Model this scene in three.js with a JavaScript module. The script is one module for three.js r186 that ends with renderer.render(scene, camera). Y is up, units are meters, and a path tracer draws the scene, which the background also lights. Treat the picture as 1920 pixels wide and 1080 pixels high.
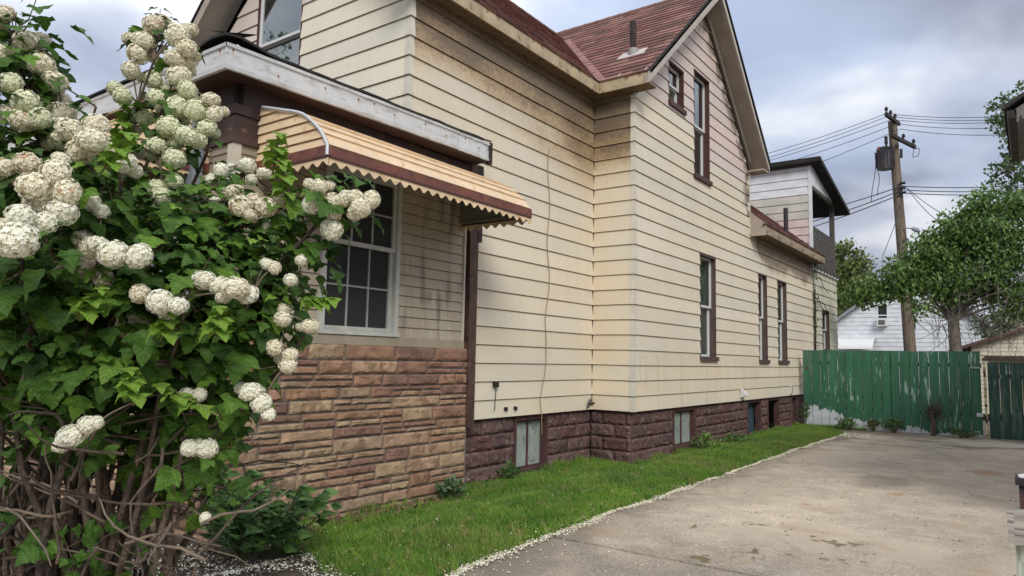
import * as THREE from 'three';
import { mergeGeometries } from 'three/addons/utils/BufferGeometryUtils.js';

// ───────────────────────── camera, sky, sun, exposure ─────────────────────────
const scene = new THREE.Scene();
const RAD = Math.PI / 180;
const camera = new THREE.PerspectiveCamera(44.02, 16 / 9, 0.05, 600);
camera.position.set(0, 1.5, 0);
camera.rotation.order = 'YXZ';
camera.rotation.set(5.683 * RAD, 36.09 * RAD, 1.192 * RAD);
camera.updateMatrixWorld(true);

function rngOf(seed) { let a = seed >>> 0; return () => { a = (a + 0x6D2B79F5) >>> 0; let t = a; t = Math.imul(t ^ (t >>> 15), t | 1); t ^= t + Math.imul(t ^ (t >>> 7), t | 61); return ((t ^ (t >>> 14)) >>> 0) / 4294967296; }; }
const clamp = (x, a = 0, b = 1) => x < a ? a : x > b ? b : x;
const sm = (a, b, x) => { const t = clamp((x - a) / (b - a)); return t * t * (3 - 2 * t); };
const lerp = (a, b, t) => a + (b - a) * t;
function hash(i, j, s) { let h = Math.imul(i | 0, 374761393) + Math.imul(j | 0, 668265263) + Math.imul(s | 0, 974634777) | 0; h = Math.imul(h ^ (h >>> 13), 1274126177); return ((h ^ (h >>> 16)) >>> 0) / 4294967296; }
function vn(x, y, s = 0) { const i = Math.floor(x), j = Math.floor(y); let u = x - i, v = y - j; u = u * u * (3 - 2 * u); v = v * v * (3 - 2 * v);
  const a = hash(i, j, s), b = hash(i + 1, j, s), c = hash(i, j + 1, s), d = hash(i + 1, j + 1, s); return a + (b - a) * u + (c - a) * v + (a - b - c + d) * u * v; }
function fbm(x, y, s = 0, o = 5) { let r = 0, w = .5, t = 0; for (let k = 0; k < o; k++) { r += w * vn(x, y, s + k * 17); t += w; x = x * 2.03 + 11.3; y = y * 2.03 + 5.7; w *= .5; } return r / t; }

{ // overcast sky: air and cloud only
  const W = 2048, Hh = 1024, data = new Float32Array(W * Hh * 4);
  for (let j = 0; j < Hh; j++) {
    const el = ((j + .5) / Hh - .5) * Math.PI, se = Math.sin(el), ce = Math.cos(el);
    for (let i = 0; i < W; i++) {
      const az = ((i + .5) / W - .5) * 2 * Math.PI, k = (j * W + i) * 4;
      let r, g, b;
      if (se < -0.02) { r = .30; g = .30; b = .30; }
      else {
        const x = ce * Math.cos(az), z = ce * Math.sin(az), h = Math.max(se, 0) + .17;
        const px = x / h - 27.044, pz = z / h + 44.921;
        const wx = fbm(px * .8 + 3.1, pz * .8 - 7.7, 5, 4) - .5, wz = fbm(px * .8 - 9.4, pz * .8 + 2.2, 9, 4) - .5;
        const c1 = fbm(px * .95 + wx * .6 + 2.9, pz * .95 + wz * .6 + 4.2, 21, 7), c2 = fbm(px * 3.1 + wx * 1.2 + 8, pz * 3.1 + wz * 1.2, 33, 5);
        const c = (c1 * .70 + c2 * .30 - .5) * 2.1 + .5, dark = sm(.48, .74, c), lite = sm(.53, .26, c), blue = sm(.46, .34, fbm(px * .7 - 4, pz * .7 + 6, 47, 4));
        let R = .375, G = .405, B = .485;
        R = lerp(R, .205, dark); G = lerp(G, .225, dark); B = lerp(B, .285, dark);
        R = lerp(R, .58, lite); G = lerp(G, .605, lite); B = lerp(B, .65, lite);
        const bl = blue * (1 - lite) * .55; R = lerp(R, .31, bl); G = lerp(G, .385, bl); B = lerp(B, .53, bl);
        const grad = (1 + 2 * Math.max(se, 0)) / (1 + 2 * .26);
        r = R * grad * .95; g = G * grad * .95; b = B * grad * .95;
      }
      data[k] = r; data[k + 1] = g; data[k + 2] = b; data[k + 3] = 1;
    }
  }
  const t = new THREE.DataTexture(data, W, Hh, THREE.RGBAFormat, THREE.FloatType);
  t.mapping = THREE.EquirectangularReflectionMapping; t.colorSpace = THREE.LinearSRGBColorSpace; t.magFilter = THREE.LinearFilter; t.minFilter = THREE.LinearFilter; t.needsUpdate = true;
  scene.background = t; scene.environment = t;
}
const sun = new THREE.DirectionalLight(new THREE.Color(1, .965, .90), 1.5);
sun.position.set(22, 30, 16); sun.target.position.set(-4, 2, -9);
sun.castShadow = true; sun.shadow.radius = 45; sun.shadow.mapSize.set(2048, 2048);
Object.assign(sun.shadow.camera, { left: -40, right: 40, top: 40, bottom: -40, near: 1, far: 140 });
scene.add(sun, sun.target);
const renderer = new THREE.WebGLRenderer({ antialias: true });
renderer.toneMapping = THREE.LinearToneMapping;
renderer.toneMappingExposure = 1.6;
renderer.shadowMap.enabled = true; renderer.shadowMap.type = THREE.PCFSoftShadowMap;

// ───────────────────────── helpers ─────────────────────────
const V3 = (x, y, z) => new THREE.Vector3(x, y, z);
const F = 1335.8; // photo pixels per unit of image plane: at() turns a photo pixel and a depth into a place
const stationP = V3(0, 1.5, 0), station = new THREE.Matrix4().compose(stationP, new THREE.Quaternion().setFromEuler(new THREE.Euler(5.683 * RAD, 36.09 * RAD, 1.192 * RAD, 'YXZ')), V3(1, 1, 1)), stationInv = station.clone().invert(); // the fixed point the place was surveyed from
function at(px, py, d) { return V3((px - 960) / F * d, -(py - 540) / F * d, -d).applyMatrix4(station); }
class MB {
  constructor() { this.p = []; this.n = []; this.u = []; this.c = null; }
  tri(a, b, c, o = {}) {
    let nn = o.n; if (!nn) { const f = new THREE.Vector3().crossVectors(b.clone().sub(a), c.clone().sub(a)).normalize(); nn = [f, f, f]; }
    const vs = [a, b, c]; const m = nn[0];
    const ax = Math.abs(m.x), ay = Math.abs(m.y), az = Math.abs(m.z);
    for (let i = 0; i < 3; i++) { const v = vs[i]; this.p.push(v.x, v.y, v.z); this.n.push(nn[i].x, nn[i].y, nn[i].z);
      if (o.uv) this.u.push(o.uv[i][0], o.uv[i][1]); else if (ay >= ax && ay >= az) this.u.push(v.x, v.z); else if (ax >= az) this.u.push(v.z, v.y); else this.u.push(v.x, v.y);
      if (o.c) { (this.c ??= []).push(o.c[0], o.c[1], o.c[2]); } }
  }
  quad(a, b, c, d, o = {}) { const q = { ...o }; if (o.uv) q.uv = [o.uv[0], o.uv[1], o.uv[2]]; if (o.n) q.n = [o.n[0], o.n[1], o.n[2]]; this.tri(a, b, c, q); if (o.uv) q.uv = [o.uv[0], o.uv[2], o.uv[3]]; if (o.n) q.n = [o.n[0], o.n[2], o.n[3]]; this.tri(a, c, d, q); }
  hexa(P, o) { const [a, b, c, d, e, f, g, h] = P; this.quad(a, b, c, d, o); this.quad(f, e, h, g, o); this.quad(e, a, d, h, o); this.quad(b, f, g, c, o); this.quad(d, c, g, h, o); this.quad(e, f, b, a, o); return this; }
  box(x0, x1, y0, y1, z0, z1, o) { return this.hexa([V3(x0, y0, z1), V3(x1, y0, z1), V3(x1, y1, z1), V3(x0, y1, z1), V3(x0, y0, z0), V3(x1, y0, z0), V3(x1, y1, z0), V3(x0, y1, z0)], o); }
  // convex polygon pushed from lower face to upper face
  slab(top, bot, o) { const n = top.length; for (let i = 1; i < n - 1; i++) { this.tri(top[0], top[i], top[i + 1], o); this.tri(bot[0], bot[i + 1], bot[i], o); } for (let i = 0; i < n; i++) { const j = (i + 1) % n; this.quad(bot[i], bot[j], top[j], top[i], o); } return this; }
  tube(pts, rad, sides = 6, o = {}) {
    const n = pts.length, rings = [], nor = []; let ref = V3(.31, .17, .93), L = 0; const Ls = [0];
    for (let i = 0; i < n; i++) {
      const t = pts[Math.min(i + 1, n - 1)].clone().sub(pts[Math.max(i - 1, 0)]).normalize();
      const a = new THREE.Vector3().crossVectors(t, ref); if (a.lengthSq() < 1e-6) a.crossVectors(t, V3(1, 0, 0)); a.normalize(); const b = new THREE.Vector3().crossVectors(t, a); ref = b.clone().negate().cross(t).lengthSq() > 0 ? new THREE.Vector3().crossVectors(a, t).negate() : ref;
      ref = b.clone().multiplyScalar(-1);
      const r = typeof rad === 'function' ? rad(i / (n - 1)) : Array.isArray(rad) ? rad[i] : rad, ring = [], nr = [];
      for (let s = 0; s < sides; s++) { const w = s / sides * 2 * Math.PI, d = a.clone().multiplyScalar(Math.cos(w)).addScaledVector(b, Math.sin(w)); nr.push(d); ring.push(pts[i].clone().addScaledVector(d, r)); }
      rings.push(ring); nor.push(nr); if (i) { L += pts[i].distanceTo(pts[i - 1]); Ls.push(L); }
    }
    for (let i = 0; i < n - 1; i++) for (let s = 0; s < sides; s++) { const q = (s + 1) % sides;
      this.quad(rings[i][s], rings[i][q], rings[i + 1][q], rings[i + 1][s], { n: [nor[i][s], nor[i][q], nor[i + 1][q], nor[i + 1][s]], uv: [[s / sides, Ls[i]], [(s + 1) / sides, Ls[i]], [(s + 1) / sides, Ls[i + 1]], [s / sides, Ls[i + 1]]], c: o.c }); }
    if (!o.open) for (const [R, e, f] of [[rings[0], pts[0], 1], [rings[n - 1], pts[n - 1], 0]]) for (let s = 0; s < sides; s++) { const q = (s + 1) % sides; f ? this.tri(e, R[q], R[s], { c: o.c }) : this.tri(e, R[s], R[q], { c: o.c }); }
    return this;
  }
  geo() { const g = new THREE.BufferGeometry(); g.setAttribute('position', new THREE.Float32BufferAttribute(this.p, 3)); g.setAttribute('normal', new THREE.Float32BufferAttribute(this.n, 3)); g.setAttribute('uv', new THREE.Float32BufferAttribute(this.u, 2)); if (this.c) g.setAttribute('color', new THREE.Float32BufferAttribute(this.c, 3)); return g; }
  put(name, mat, parent = scene) { return put(name, this.geo(), mat, parent); }
}
const used = new Map();
function numbered(n) { const k = used.get(n) ?? 0; used.set(n, k + 1); return k ? `${n}_${String(k).padStart(3, '0')}` : n; }
function put(name, geo, mat, parent = scene) { const m = new THREE.Mesh(geo, mat); m.name = parent === scene ? numbered(name) : name; m.castShadow = m.receiveShadow = true; parent.add(m); return m; }
function tag(o, label, category, group) { o.userData.label = label; o.userData.category = category; if (group) o.userData.group = group; return o; }
function thing(name, label, category, group) { const g = new THREE.Group(); g.name = numbered(name); scene.add(g); return tag(g, label, category, group); }
function part(name, parent) { const g = new THREE.Group(); g.name = name; parent.add(g); return g; }
function structure(o) { o.userData.kind = 'structure'; return o; }
function stuff(o) { o.userData.kind = 'stuff'; return o; }
function tex(w, h, fn, o = {}) { // fn(u,v) -> sRGB 0..255
  const d = new Uint8Array(w * h * 4);
  for (let j = 0; j < h; j++) for (let i = 0; i < w; i++) { const c = fn((i + .5) / w, (j + .5) / h), k = (j * w + i) * 4; d[k] = clamp(c[0], 0, 255); d[k + 1] = clamp(c[1], 0, 255); d[k + 2] = clamp(c[2], 0, 255); d[k + 3] = 255; }
  const t = new THREE.DataTexture(d, w, h, THREE.RGBAFormat); t.colorSpace = o.data ? THREE.NoColorSpace : THREE.SRGBColorSpace; t.wrapS = t.wrapT = o.clamp ? THREE.ClampToEdgeWrapping : THREE.RepeatWrapping; t.magFilter = THREE.LinearFilter; t.minFilter = THREE.LinearMipmapLinearFilter; t.generateMipmaps = true; t.needsUpdate = true; if (o.rep) t.repeat.set(o.rep[0], o.rep[1]); return t;
}
const mix = (a, b, t) => [lerp(a[0], b[0], t), lerp(a[1], b[1], t), lerp(a[2], b[2], t)];
const C = (r, g, b) => new THREE.Color().setRGB(r / 255, g / 255, b / 255, THREE.SRGBColorSpace);
function std(col, rough = .8, o = {}) { return new THREE.MeshStandardMaterial({ color: Array.isArray(col) ? C(...col) : col, roughness: rough, side: THREE.DoubleSide, ...o }); }
// periodic noise for repeating tiles
function pfbm(u, v, n, s, o = 4) { let r = 0, w = .5, t = 0, f = n; for (let k = 0; k < o; k++) { const x = u * f, y = v * f, i = Math.floor(x), j = Math.floor(y); let a = x - i, b = y - j; a = a * a * (3 - 2 * a); b = b * b * (3 - 2 * b); const m = q => ((q % f) + f) % f; const h00 = hash(m(i), m(j), s + k), h10 = hash(m(i + 1), m(j), s + k), h01 = hash(m(i), m(j + 1), s + k), h11 = hash(m(i + 1), m(j + 1), s + k); r += w * (h00 + (h10 - h00) * a + (h01 - h00) * b + (h00 - h10 - h01 + h11) * a * b); t += w; w *= .55; f *= 2; } return r / t; }
function grainTex(base, amp, o = {}) { const s = o.seed ?? 1, st = o.stretch ?? [1, 1], spots = o.spots; return tex(256, 256, (u, v) => { const n = pfbm(u * 1, v * 1, o.n ?? 6, s, 5) - .5, st2 = o.streak ? pfbm(u, v * 0.999 * .0 + Math.floor(v * 3) / 3, 48, s + 9, 2) - .5 : 0; let k = 1 + n * amp * 2 + st2 * (o.streak || 0); let c = [base[0] * k, base[1] * k, base[2] * k]; if (spots) { const q = pfbm(u, v, o.sn ?? 14, s + 31, 3); c = mix(c, spots, sm(o.st ?? .62, (o.st ?? .62) + .1, q)); } return c; }, { rep: o.rep ?? [1, 1] }); }
const grainPool = new Map();
function grain(base, amp, rough, o = {}) {
  if (o.spots) return std(0xffffff, rough, { map: grainTex(base, amp, o), ...(o.mat || {}) });
  const key = [o.n ?? 6, Math.round(amp * 12), o.streak ? 1 : 0, (o.rep ?? [1, 1])].join(); if (!grainPool.has(key)) grainPool.set(key, grainTex([232, 232, 232], amp, o));
  return std(base.map(v => Math.min(255, v * 1.06)), rough, { map: grainPool.get(key), ...(o.mat || {}) });
}
function clip(poly, hp) { // half planes [a,b,c] keep a*x+b*y<=c
  for (const [a, b, c] of hp) { const out = []; for (let i = 0; i < poly.length; i++) { const p = poly[i], q = poly[(i + 1) % poly.length], dp = a * p[0] + b * p[1] - c, dq = a * q[0] + b * q[1] - c; if (dp <= 0) out.push(p); if ((dp < 0 && dq > 0) || (dp > 0 && dq < 0)) { const t = dp / (dp - dq); out.push([lerp(p[0], q[0], t), lerp(p[1], q[1], t)]); } } poly = out; if (poly.length < 3) return []; } return poly; }
function area(p) { let s = 0; for (let i = 0; i < p.length; i++) { const q = p[(i + 1) % p.length]; s += p[i][0] * q[1] - q[0] * p[i][1]; } return s / 2; }
function halfPlanes(poly) { if (area(poly) < 0) poly = poly.slice().reverse(); return poly.map((p, i) => { const q = poly[(i + 1) % poly.length]; const a = q[1] - p[1], b = -(q[0] - p[0]); return [a, b, a * p[0] + b * p[1]]; }); }
// a wall frame: a runs along the wall, y up, d outward
const wallX = X => ({ P: (a, y, d) => V3(X + d, y, a), axis: 'x' });
const wallZ = Z => ({ P: (a, y, d) => V3(a, y, Z + d), axis: 'z' });
function wbox(mb, W, a0, a1, y0, y1, d0, d1) { const P = W.P; const q = W.axis === 'x' ? [a1, a0] : [a0, a1]; return mb.hexa([P(q[0], y0, d1), P(q[1], y0, d1), P(q[1], y1, d1), P(q[0], y1, d1), P(q[0], y0, d0), P(q[1], y0, d0), P(q[1], y1, d0), P(q[0], y1, d0)]); }

// ───────────────────────── measures of the place ─────────────────────────
const X1 = -5.458, X2 = -4.757, Z1 = -5.463, Z2 = -9.606, XP = -5.40, ZP = -3.38;
const EXP = .2265, SB = .765, SOF = 5.61;

// ───────────────────────── the house ─────────────────────────
const house = thing('clapboard_house', 'large cream clapboard house with red shingle roof, stone faced front porch and purple block foundation', 'house');
const CREAM = [217, 204, 180], PINK = [208, 190, 178];
function paint(a, y, base, s) { // faded paint: patchy, with thin run marks
  const run = fbm(a * 7, y * .7, s, 3) - .5, fine = fbm(a * 40, y * 9, s + 5, 2) - .5, pat = fbm(a * .8, y * 1.3, s + 9, 4) - .5;
  const ci = Math.floor((y - SB) / EXP), tone = hash(ci, 3, s) - .5, k = 1 + run * .03 + fine * .02 + pat * .07 + tone * .035;
  let c = [base[0] * k, base[1] * k, base[2] * k];
  c = mix(c, [c[0] * .985, c[1] * 1.0, c[2] * 1.02], sm(.45, .6, fbm(a * .6 + 8, ci * 2.3, s + 3, 3)));
  // speckle of dirt and scuffs
  const sp = fbm(a * 55, y * 55, s + 41, 2); if (sp > .84) c = mix(c, [130, 116, 96], sm(.84, .95, sp) * .5);
  return c;
}
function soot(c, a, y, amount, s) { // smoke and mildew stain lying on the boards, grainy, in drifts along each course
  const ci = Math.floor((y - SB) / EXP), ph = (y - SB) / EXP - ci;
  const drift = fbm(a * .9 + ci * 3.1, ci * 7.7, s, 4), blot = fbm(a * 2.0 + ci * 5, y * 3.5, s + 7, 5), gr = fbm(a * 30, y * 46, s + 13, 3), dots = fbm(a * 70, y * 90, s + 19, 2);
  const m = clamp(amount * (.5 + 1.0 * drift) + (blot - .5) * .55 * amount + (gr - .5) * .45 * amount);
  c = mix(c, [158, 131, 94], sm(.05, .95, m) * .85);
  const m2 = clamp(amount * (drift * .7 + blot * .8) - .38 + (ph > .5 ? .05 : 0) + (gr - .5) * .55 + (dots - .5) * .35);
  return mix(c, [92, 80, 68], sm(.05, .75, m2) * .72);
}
function wallTex(w, h, a0, a1, y0, y1, fn) { return { map: tex(w, h, (u, v) => fn(lerp(a0, a1, u), lerp(y0, y1, v)), { clamp: true }), uv: (a, y) => [(a - a0) / (a1 - a0), (y - y0) / (y1 - y0)] }; }
function clapboard(W, pc, cy, ex, D, uvf, seed, groove = .0065) {
  const [b0, b1, t0, t1, y0, y1] = pc, mb = new MB(), full = Math.abs(y1 - cy - ex) < 1e-4, butt = Math.abs(y0 - cy) < 1e-4;
  const n = Math.max(1, Math.ceil(Math.abs(b1 - b0) / .45)), rows = [y0, (y0 + y1) / 2, full ? y1 - groove : y1], g = [], fl = W.axis === 'x';
  for (const y of rows) { const r = [], ty = (y - y0) / Math.max(y1 - y0, 1e-5); for (let i = 0; i <= n; i++) { const a = lerp(lerp(b0, b1, i / n), lerp(t0, t1, i / n), ty), d = D * (1 - (y - cy) / ex) + .002 + (vn(a * 2.3, seed * 3.3, 5) - .5) * .0016 + (y === rows[1] ? (vn(a * 3.1, seed * 1.9, 8) - .5) * .0024 : 0); r.push([W.P(a, y, d), uvf(a, y), a, y]); } g.push(r); }
  const Q = (A, B, Cc, Dd) => fl ? mb.quad(B[0], A[0], Dd[0], Cc[0], { uv: [B[1], A[1], Dd[1], Cc[1]] }) : mb.quad(A[0], B[0], Cc[0], Dd[0], { uv: [A[1], B[1], Cc[1], Dd[1]] });
  for (let j = 0; j < 2; j++) for (let i = 0; i < n; i++) Q(g[j][i], g[j][i + 1], g[j + 1][i + 1], g[j + 1][i]);
  const bk = r => r.map(([, uv, a, y]) => [W.P(a, y + (butt ? .004 : 0), -.025), uv]);
  const lo = bk(g[0]); for (let i = 0; i < n; i++) Q(lo[i], lo[i + 1], g[0][i + 1], g[0][i]);
  const up = g[2].map(([, uv, a, y]) => [W.P(a, y, -.025), uv]); for (let i = 0; i < n; i++) Q(g[2][i], g[2][i + 1], up[i + 1], up[i]);
  for (const e of [0, n]) { const a = [g[0][e], g[1][e], g[2][e]], b = a.map(([, uv, q, y]) => [W.P(q, y, -.025), uv]); for (let j = 0; j < 2; j++) e ? Q(a[j], b[j], b[j + 1], a[j + 1]) : Q(b[j], a[j], a[j + 1], b[j + 1]); }
  return mb.geo();
}
// courses between y0 and y1 with side limits lim(y)->[a0,a1]; holes cut out
function courses(parent, W, y0, y1, lim, holes, pick, o = {}) {
  const ex = o.ex ?? EXP, base = o.base ?? SB, D = o.D ?? .019;
  for (let k = Math.round((y0 - base) / ex - .49); ; k++) {
    const c0 = base + k * ex, lo = Math.max(c0, y0), hi = Math.min(c0 + ex, y1); if (lo >= y1 - .01) break; if (hi - lo < .012) continue;
    const L = lim(lo), H = lim(hi), hs = holes.filter(h => h.y1 > lo && h.y0 < hi), A = Math.min(L[0], H[0]), B = Math.max(L[1], H[1]);
    const cuts = [A, B, ...(o.cuts ? o.cuts(k) : [])]; for (const h of hs) cuts.push(h.a0, h.a1); const cs = [...new Set(cuts.filter(c => c >= A && c <= B))].sort((p, q) => p - q);
    for (let i = 0; i < cs.length - 1; i++) {
      const a = cs[i], b = cs[i + 1], m = (a + b) / 2; let iv = [[lo, hi]];
      for (const h of hs) if (h.a0 < m && h.a1 > m) iv = iv.flatMap(([p, q]) => [[p, Math.min(q, h.y0)], [Math.max(p, h.y1), q]]).filter(([p, q]) => q - p > .012);
      for (const [p, q] of iv) {
        const lp = lim(p), lq = lim(q); let pc = [a === A ? lp[0] : a, b === B ? lp[1] : b, a === A ? lq[0] : a, b === B ? lq[1] : b, p, q];
        pc[0] = Math.max(pc[0], lp[0]); pc[2] = Math.max(pc[2], lq[0]); pc[1] = Math.min(pc[1], lp[1]); pc[3] = Math.min(pc[3], lq[1]);
        if (pc[1] - pc[0] < .01) continue; if (pc[3] < pc[2]) pc[2] = pc[3] = (pc[2] + pc[3]) / 2;
        const { mat, uvf } = pick(k, m); put('clapboard', clapboard(W, pc, c0, ex, D, uvf, k * 7 + i, o.groove), mat, parent);
      }
    }
  }
}
const sidingM = t => std(0xffffff, .62, { map: t });
// side wall toward the driveway, nearer half
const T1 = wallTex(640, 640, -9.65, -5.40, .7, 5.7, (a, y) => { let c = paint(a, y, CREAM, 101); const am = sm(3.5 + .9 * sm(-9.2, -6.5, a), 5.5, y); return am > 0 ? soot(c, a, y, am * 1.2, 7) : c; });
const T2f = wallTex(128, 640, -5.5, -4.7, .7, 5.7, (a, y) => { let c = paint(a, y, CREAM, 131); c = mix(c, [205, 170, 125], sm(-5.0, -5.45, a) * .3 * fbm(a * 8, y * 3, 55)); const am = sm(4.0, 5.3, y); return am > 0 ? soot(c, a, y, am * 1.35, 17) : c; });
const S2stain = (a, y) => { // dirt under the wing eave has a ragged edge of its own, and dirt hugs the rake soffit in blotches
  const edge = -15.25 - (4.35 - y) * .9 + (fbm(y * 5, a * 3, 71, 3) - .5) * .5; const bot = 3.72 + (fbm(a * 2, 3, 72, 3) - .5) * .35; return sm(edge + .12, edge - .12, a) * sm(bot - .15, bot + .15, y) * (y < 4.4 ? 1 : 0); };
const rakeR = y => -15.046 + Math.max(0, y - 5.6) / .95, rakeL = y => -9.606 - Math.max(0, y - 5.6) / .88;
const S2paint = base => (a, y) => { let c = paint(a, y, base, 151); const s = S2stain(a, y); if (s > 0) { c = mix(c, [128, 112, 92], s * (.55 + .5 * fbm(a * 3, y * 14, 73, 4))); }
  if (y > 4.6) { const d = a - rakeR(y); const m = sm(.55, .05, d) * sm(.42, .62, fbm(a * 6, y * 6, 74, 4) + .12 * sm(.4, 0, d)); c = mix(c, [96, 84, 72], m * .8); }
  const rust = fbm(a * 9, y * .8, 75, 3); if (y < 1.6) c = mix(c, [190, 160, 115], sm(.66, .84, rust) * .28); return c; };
const T2 = wallTex(1024, 800, -20.5, -9.55, .7, 8.3, S2paint(CREAM)), T2p = wallTex(512, 512, -15.1, -9.55, 5.0, 8.3, S2paint(PINK));
const TF = wallTex(512, 256, -10.8, -5.4, 3.8, 8.4, (a, y) => paint(a, y, [224, 214, 192], 171)), TFp = wallTex(512, 256, -10.8, -5.4, 3.8, 8.4, (a, y) => paint(a, y, [214, 200, 188], 191));
const mS1 = { mat: sidingM(T1.map), uvf: T1.uv }, mF2 = { mat: sidingM(T2f.map), uvf: T2f.uv }, mS2 = { mat: sidingM(T2.map), uvf: T2.uv }, mS2p = { mat: sidingM(T2p.map), uvf: T2p.uv }, mF1 = { mat: sidingM(TF.map), uvf: TF.uv }, mF1p = { mat: sidingM(TFp.map), uvf: TFp.uv };
const plaster = std([168, 160, 148], .95), capM = grain([212, 206, 190], .06, .6, { seed: 4, rep: [2, 2] });
const brownRed = grain([76, 45, 41], .16, .62, { seed: 11, n: 8, streak: .2 }), brownGrey = grain([84, 68, 63], .14, .7, { seed: 12, n: 8, streak: .2 }), brownDark = grain([52, 36, 33], .22, .6, { seed: 13, n: 9, streak: .25, spots: [82, 56, 47], st: .68 });
const taupe = grain([172, 160, 147], .08, .7, { seed: 14, n: 5 }), taupeLight = grain([186, 178, 166], .06, .65, { seed: 18, n: 5 });
const whiteVinyl = grain([222, 222, 220], .04, .45, { seed: 15, n: 5 });
const glassM = new THREE.MeshPhysicalMaterial({ color: C(232, 240, 238), transmission: 1, roughness: .02, thickness: 0, ior: 2.3, side: THREE.DoubleSide });
const curtainM = [std([120, 120, 116], .95), std([58, 60, 60], .95), std([44, 46, 47], .95), std([150, 146, 138], .95)];

// solid inner body behind the boards
{ const b = new MB();
  b.box(-10.2, X1 - 1.2, -.2, 5.56, -20.3, Z1 - 1.2); b.box(X1 - 1.2, X2 - .06, 4.3, 4.4, -14.9, Z2 - .06); b.box(X1 - 1.2, X1 - .06, 4.25, 4.35, Z2 + .1, Z1 - .06);
  b.put('inner_wall', plaster, house); }
const W1 = wallX(X1), W2 = wallX(X2), WF = wallZ(Z1), WF2 = wallZ(Z2);
const holes2 = [ { a0: -11.50, a1: -10.86, y0: 5.86, y1: 6.58, trim: brownRed, cur: 1, blind: true }, { a0: -12.73, a1: -11.97, y0: 4.86, y1: 6.81, trim: brownRed, cur: 2, stripes: true }, { a0: -13.0, a1: -12.22, y0: 1.60, y1: 3.46, trim: brownGrey, cur: 0, stripes: true }, { a0: -16.22, a1: -15.60, y0: 1.58, y1: 3.47, trim: brownGrey, cur: 1 }, { a0: -17.80, a1: -17.04, y0: 1.58, y1: 3.47, trim: brownGrey, cur: 0 } ];
{ const p = part('side_wall', house); courses(p, W1, SB, SOF, y => [Z2 + .012, y < 4.0 ? -6.655 : Z1 - .004], [], () => mS1); }
{ const p = part('return_wall', house); courses(p, WF2, SB, SOF, () => [X1 + .012, X2 - .004], [], () => mF2); }
{ const p = part('gable_wall', house);
  courses(p, W2, SB, 8.08, y => y < 4.25 ? [-20.4, Z2 - .004] : [Math.min(rakeR(y), -12.42), Math.max(rakeL(y) - .004, -12.44)], holes2, (k, m) => (k > 21.5 || (m < -12.6 && k > 19.5)) ? mS2p : mS2, { cuts: k => k === 20 || k === 21 ? [-12.6] : [] }); }
{ const p = part('front_wall', house);
  const rl = y => -9.46 + Math.max(0, y - 5.60) / .99, rr = y => X1 - Math.max(0, y - 5.60) / .99;
  courses(p, WF, 4.02, 7.5, y => [rl(y), rr(y) - .004], [{ a0: -8.36, a1: -7.40, y0: 4.4, y1: 6.8 }], (k, m) => (k > 22.5 || m < -8) ? mF1p : mF1); }
// outside corner caps, one to each course
function corner(Xc, Zc, y0, y1, parent) { for (let k = Math.floor((y0 - SB) / EXP); SB + k * EXP < y1 - .03; k++) { const a = Math.max(y0, SB + k * EXP) - .002, b = Math.min(y1, SB + (k + 1) * EXP) - .008, dB = .029, dT = .009, w = .055; const b_ = new MB();
  b_.hexa([V3(Xc - w, a, Zc + dB), V3(Xc + dB, a, Zc + dB), V3(Xc + dT, b, Zc + dT), V3(Xc - w, b, Zc + dT), V3(Xc - w, a, Zc - w), V3(Xc + dB, a, Zc - w), V3(Xc + dT, b, Zc - w), V3(Xc - w, b, Zc - w)]); b_.put('corner_cap', capM, parent); } }
corner(X1, Z1, 4.05, SOF, part('corner_trim', house)); corner(X2, Z2, SB, SOF, part('corner_trim', house));
new MB().box(X1, X1 + .016, SB, SOF, Z2 - .001, Z2 + .016).put('corner_bead', std([60, 45, 38], .8), house);
new MB().box(X2 - .02, X2 + .028, 4.25, 5.6, -15.075, -15.046).put('corner_bead', capM, house);

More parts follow.
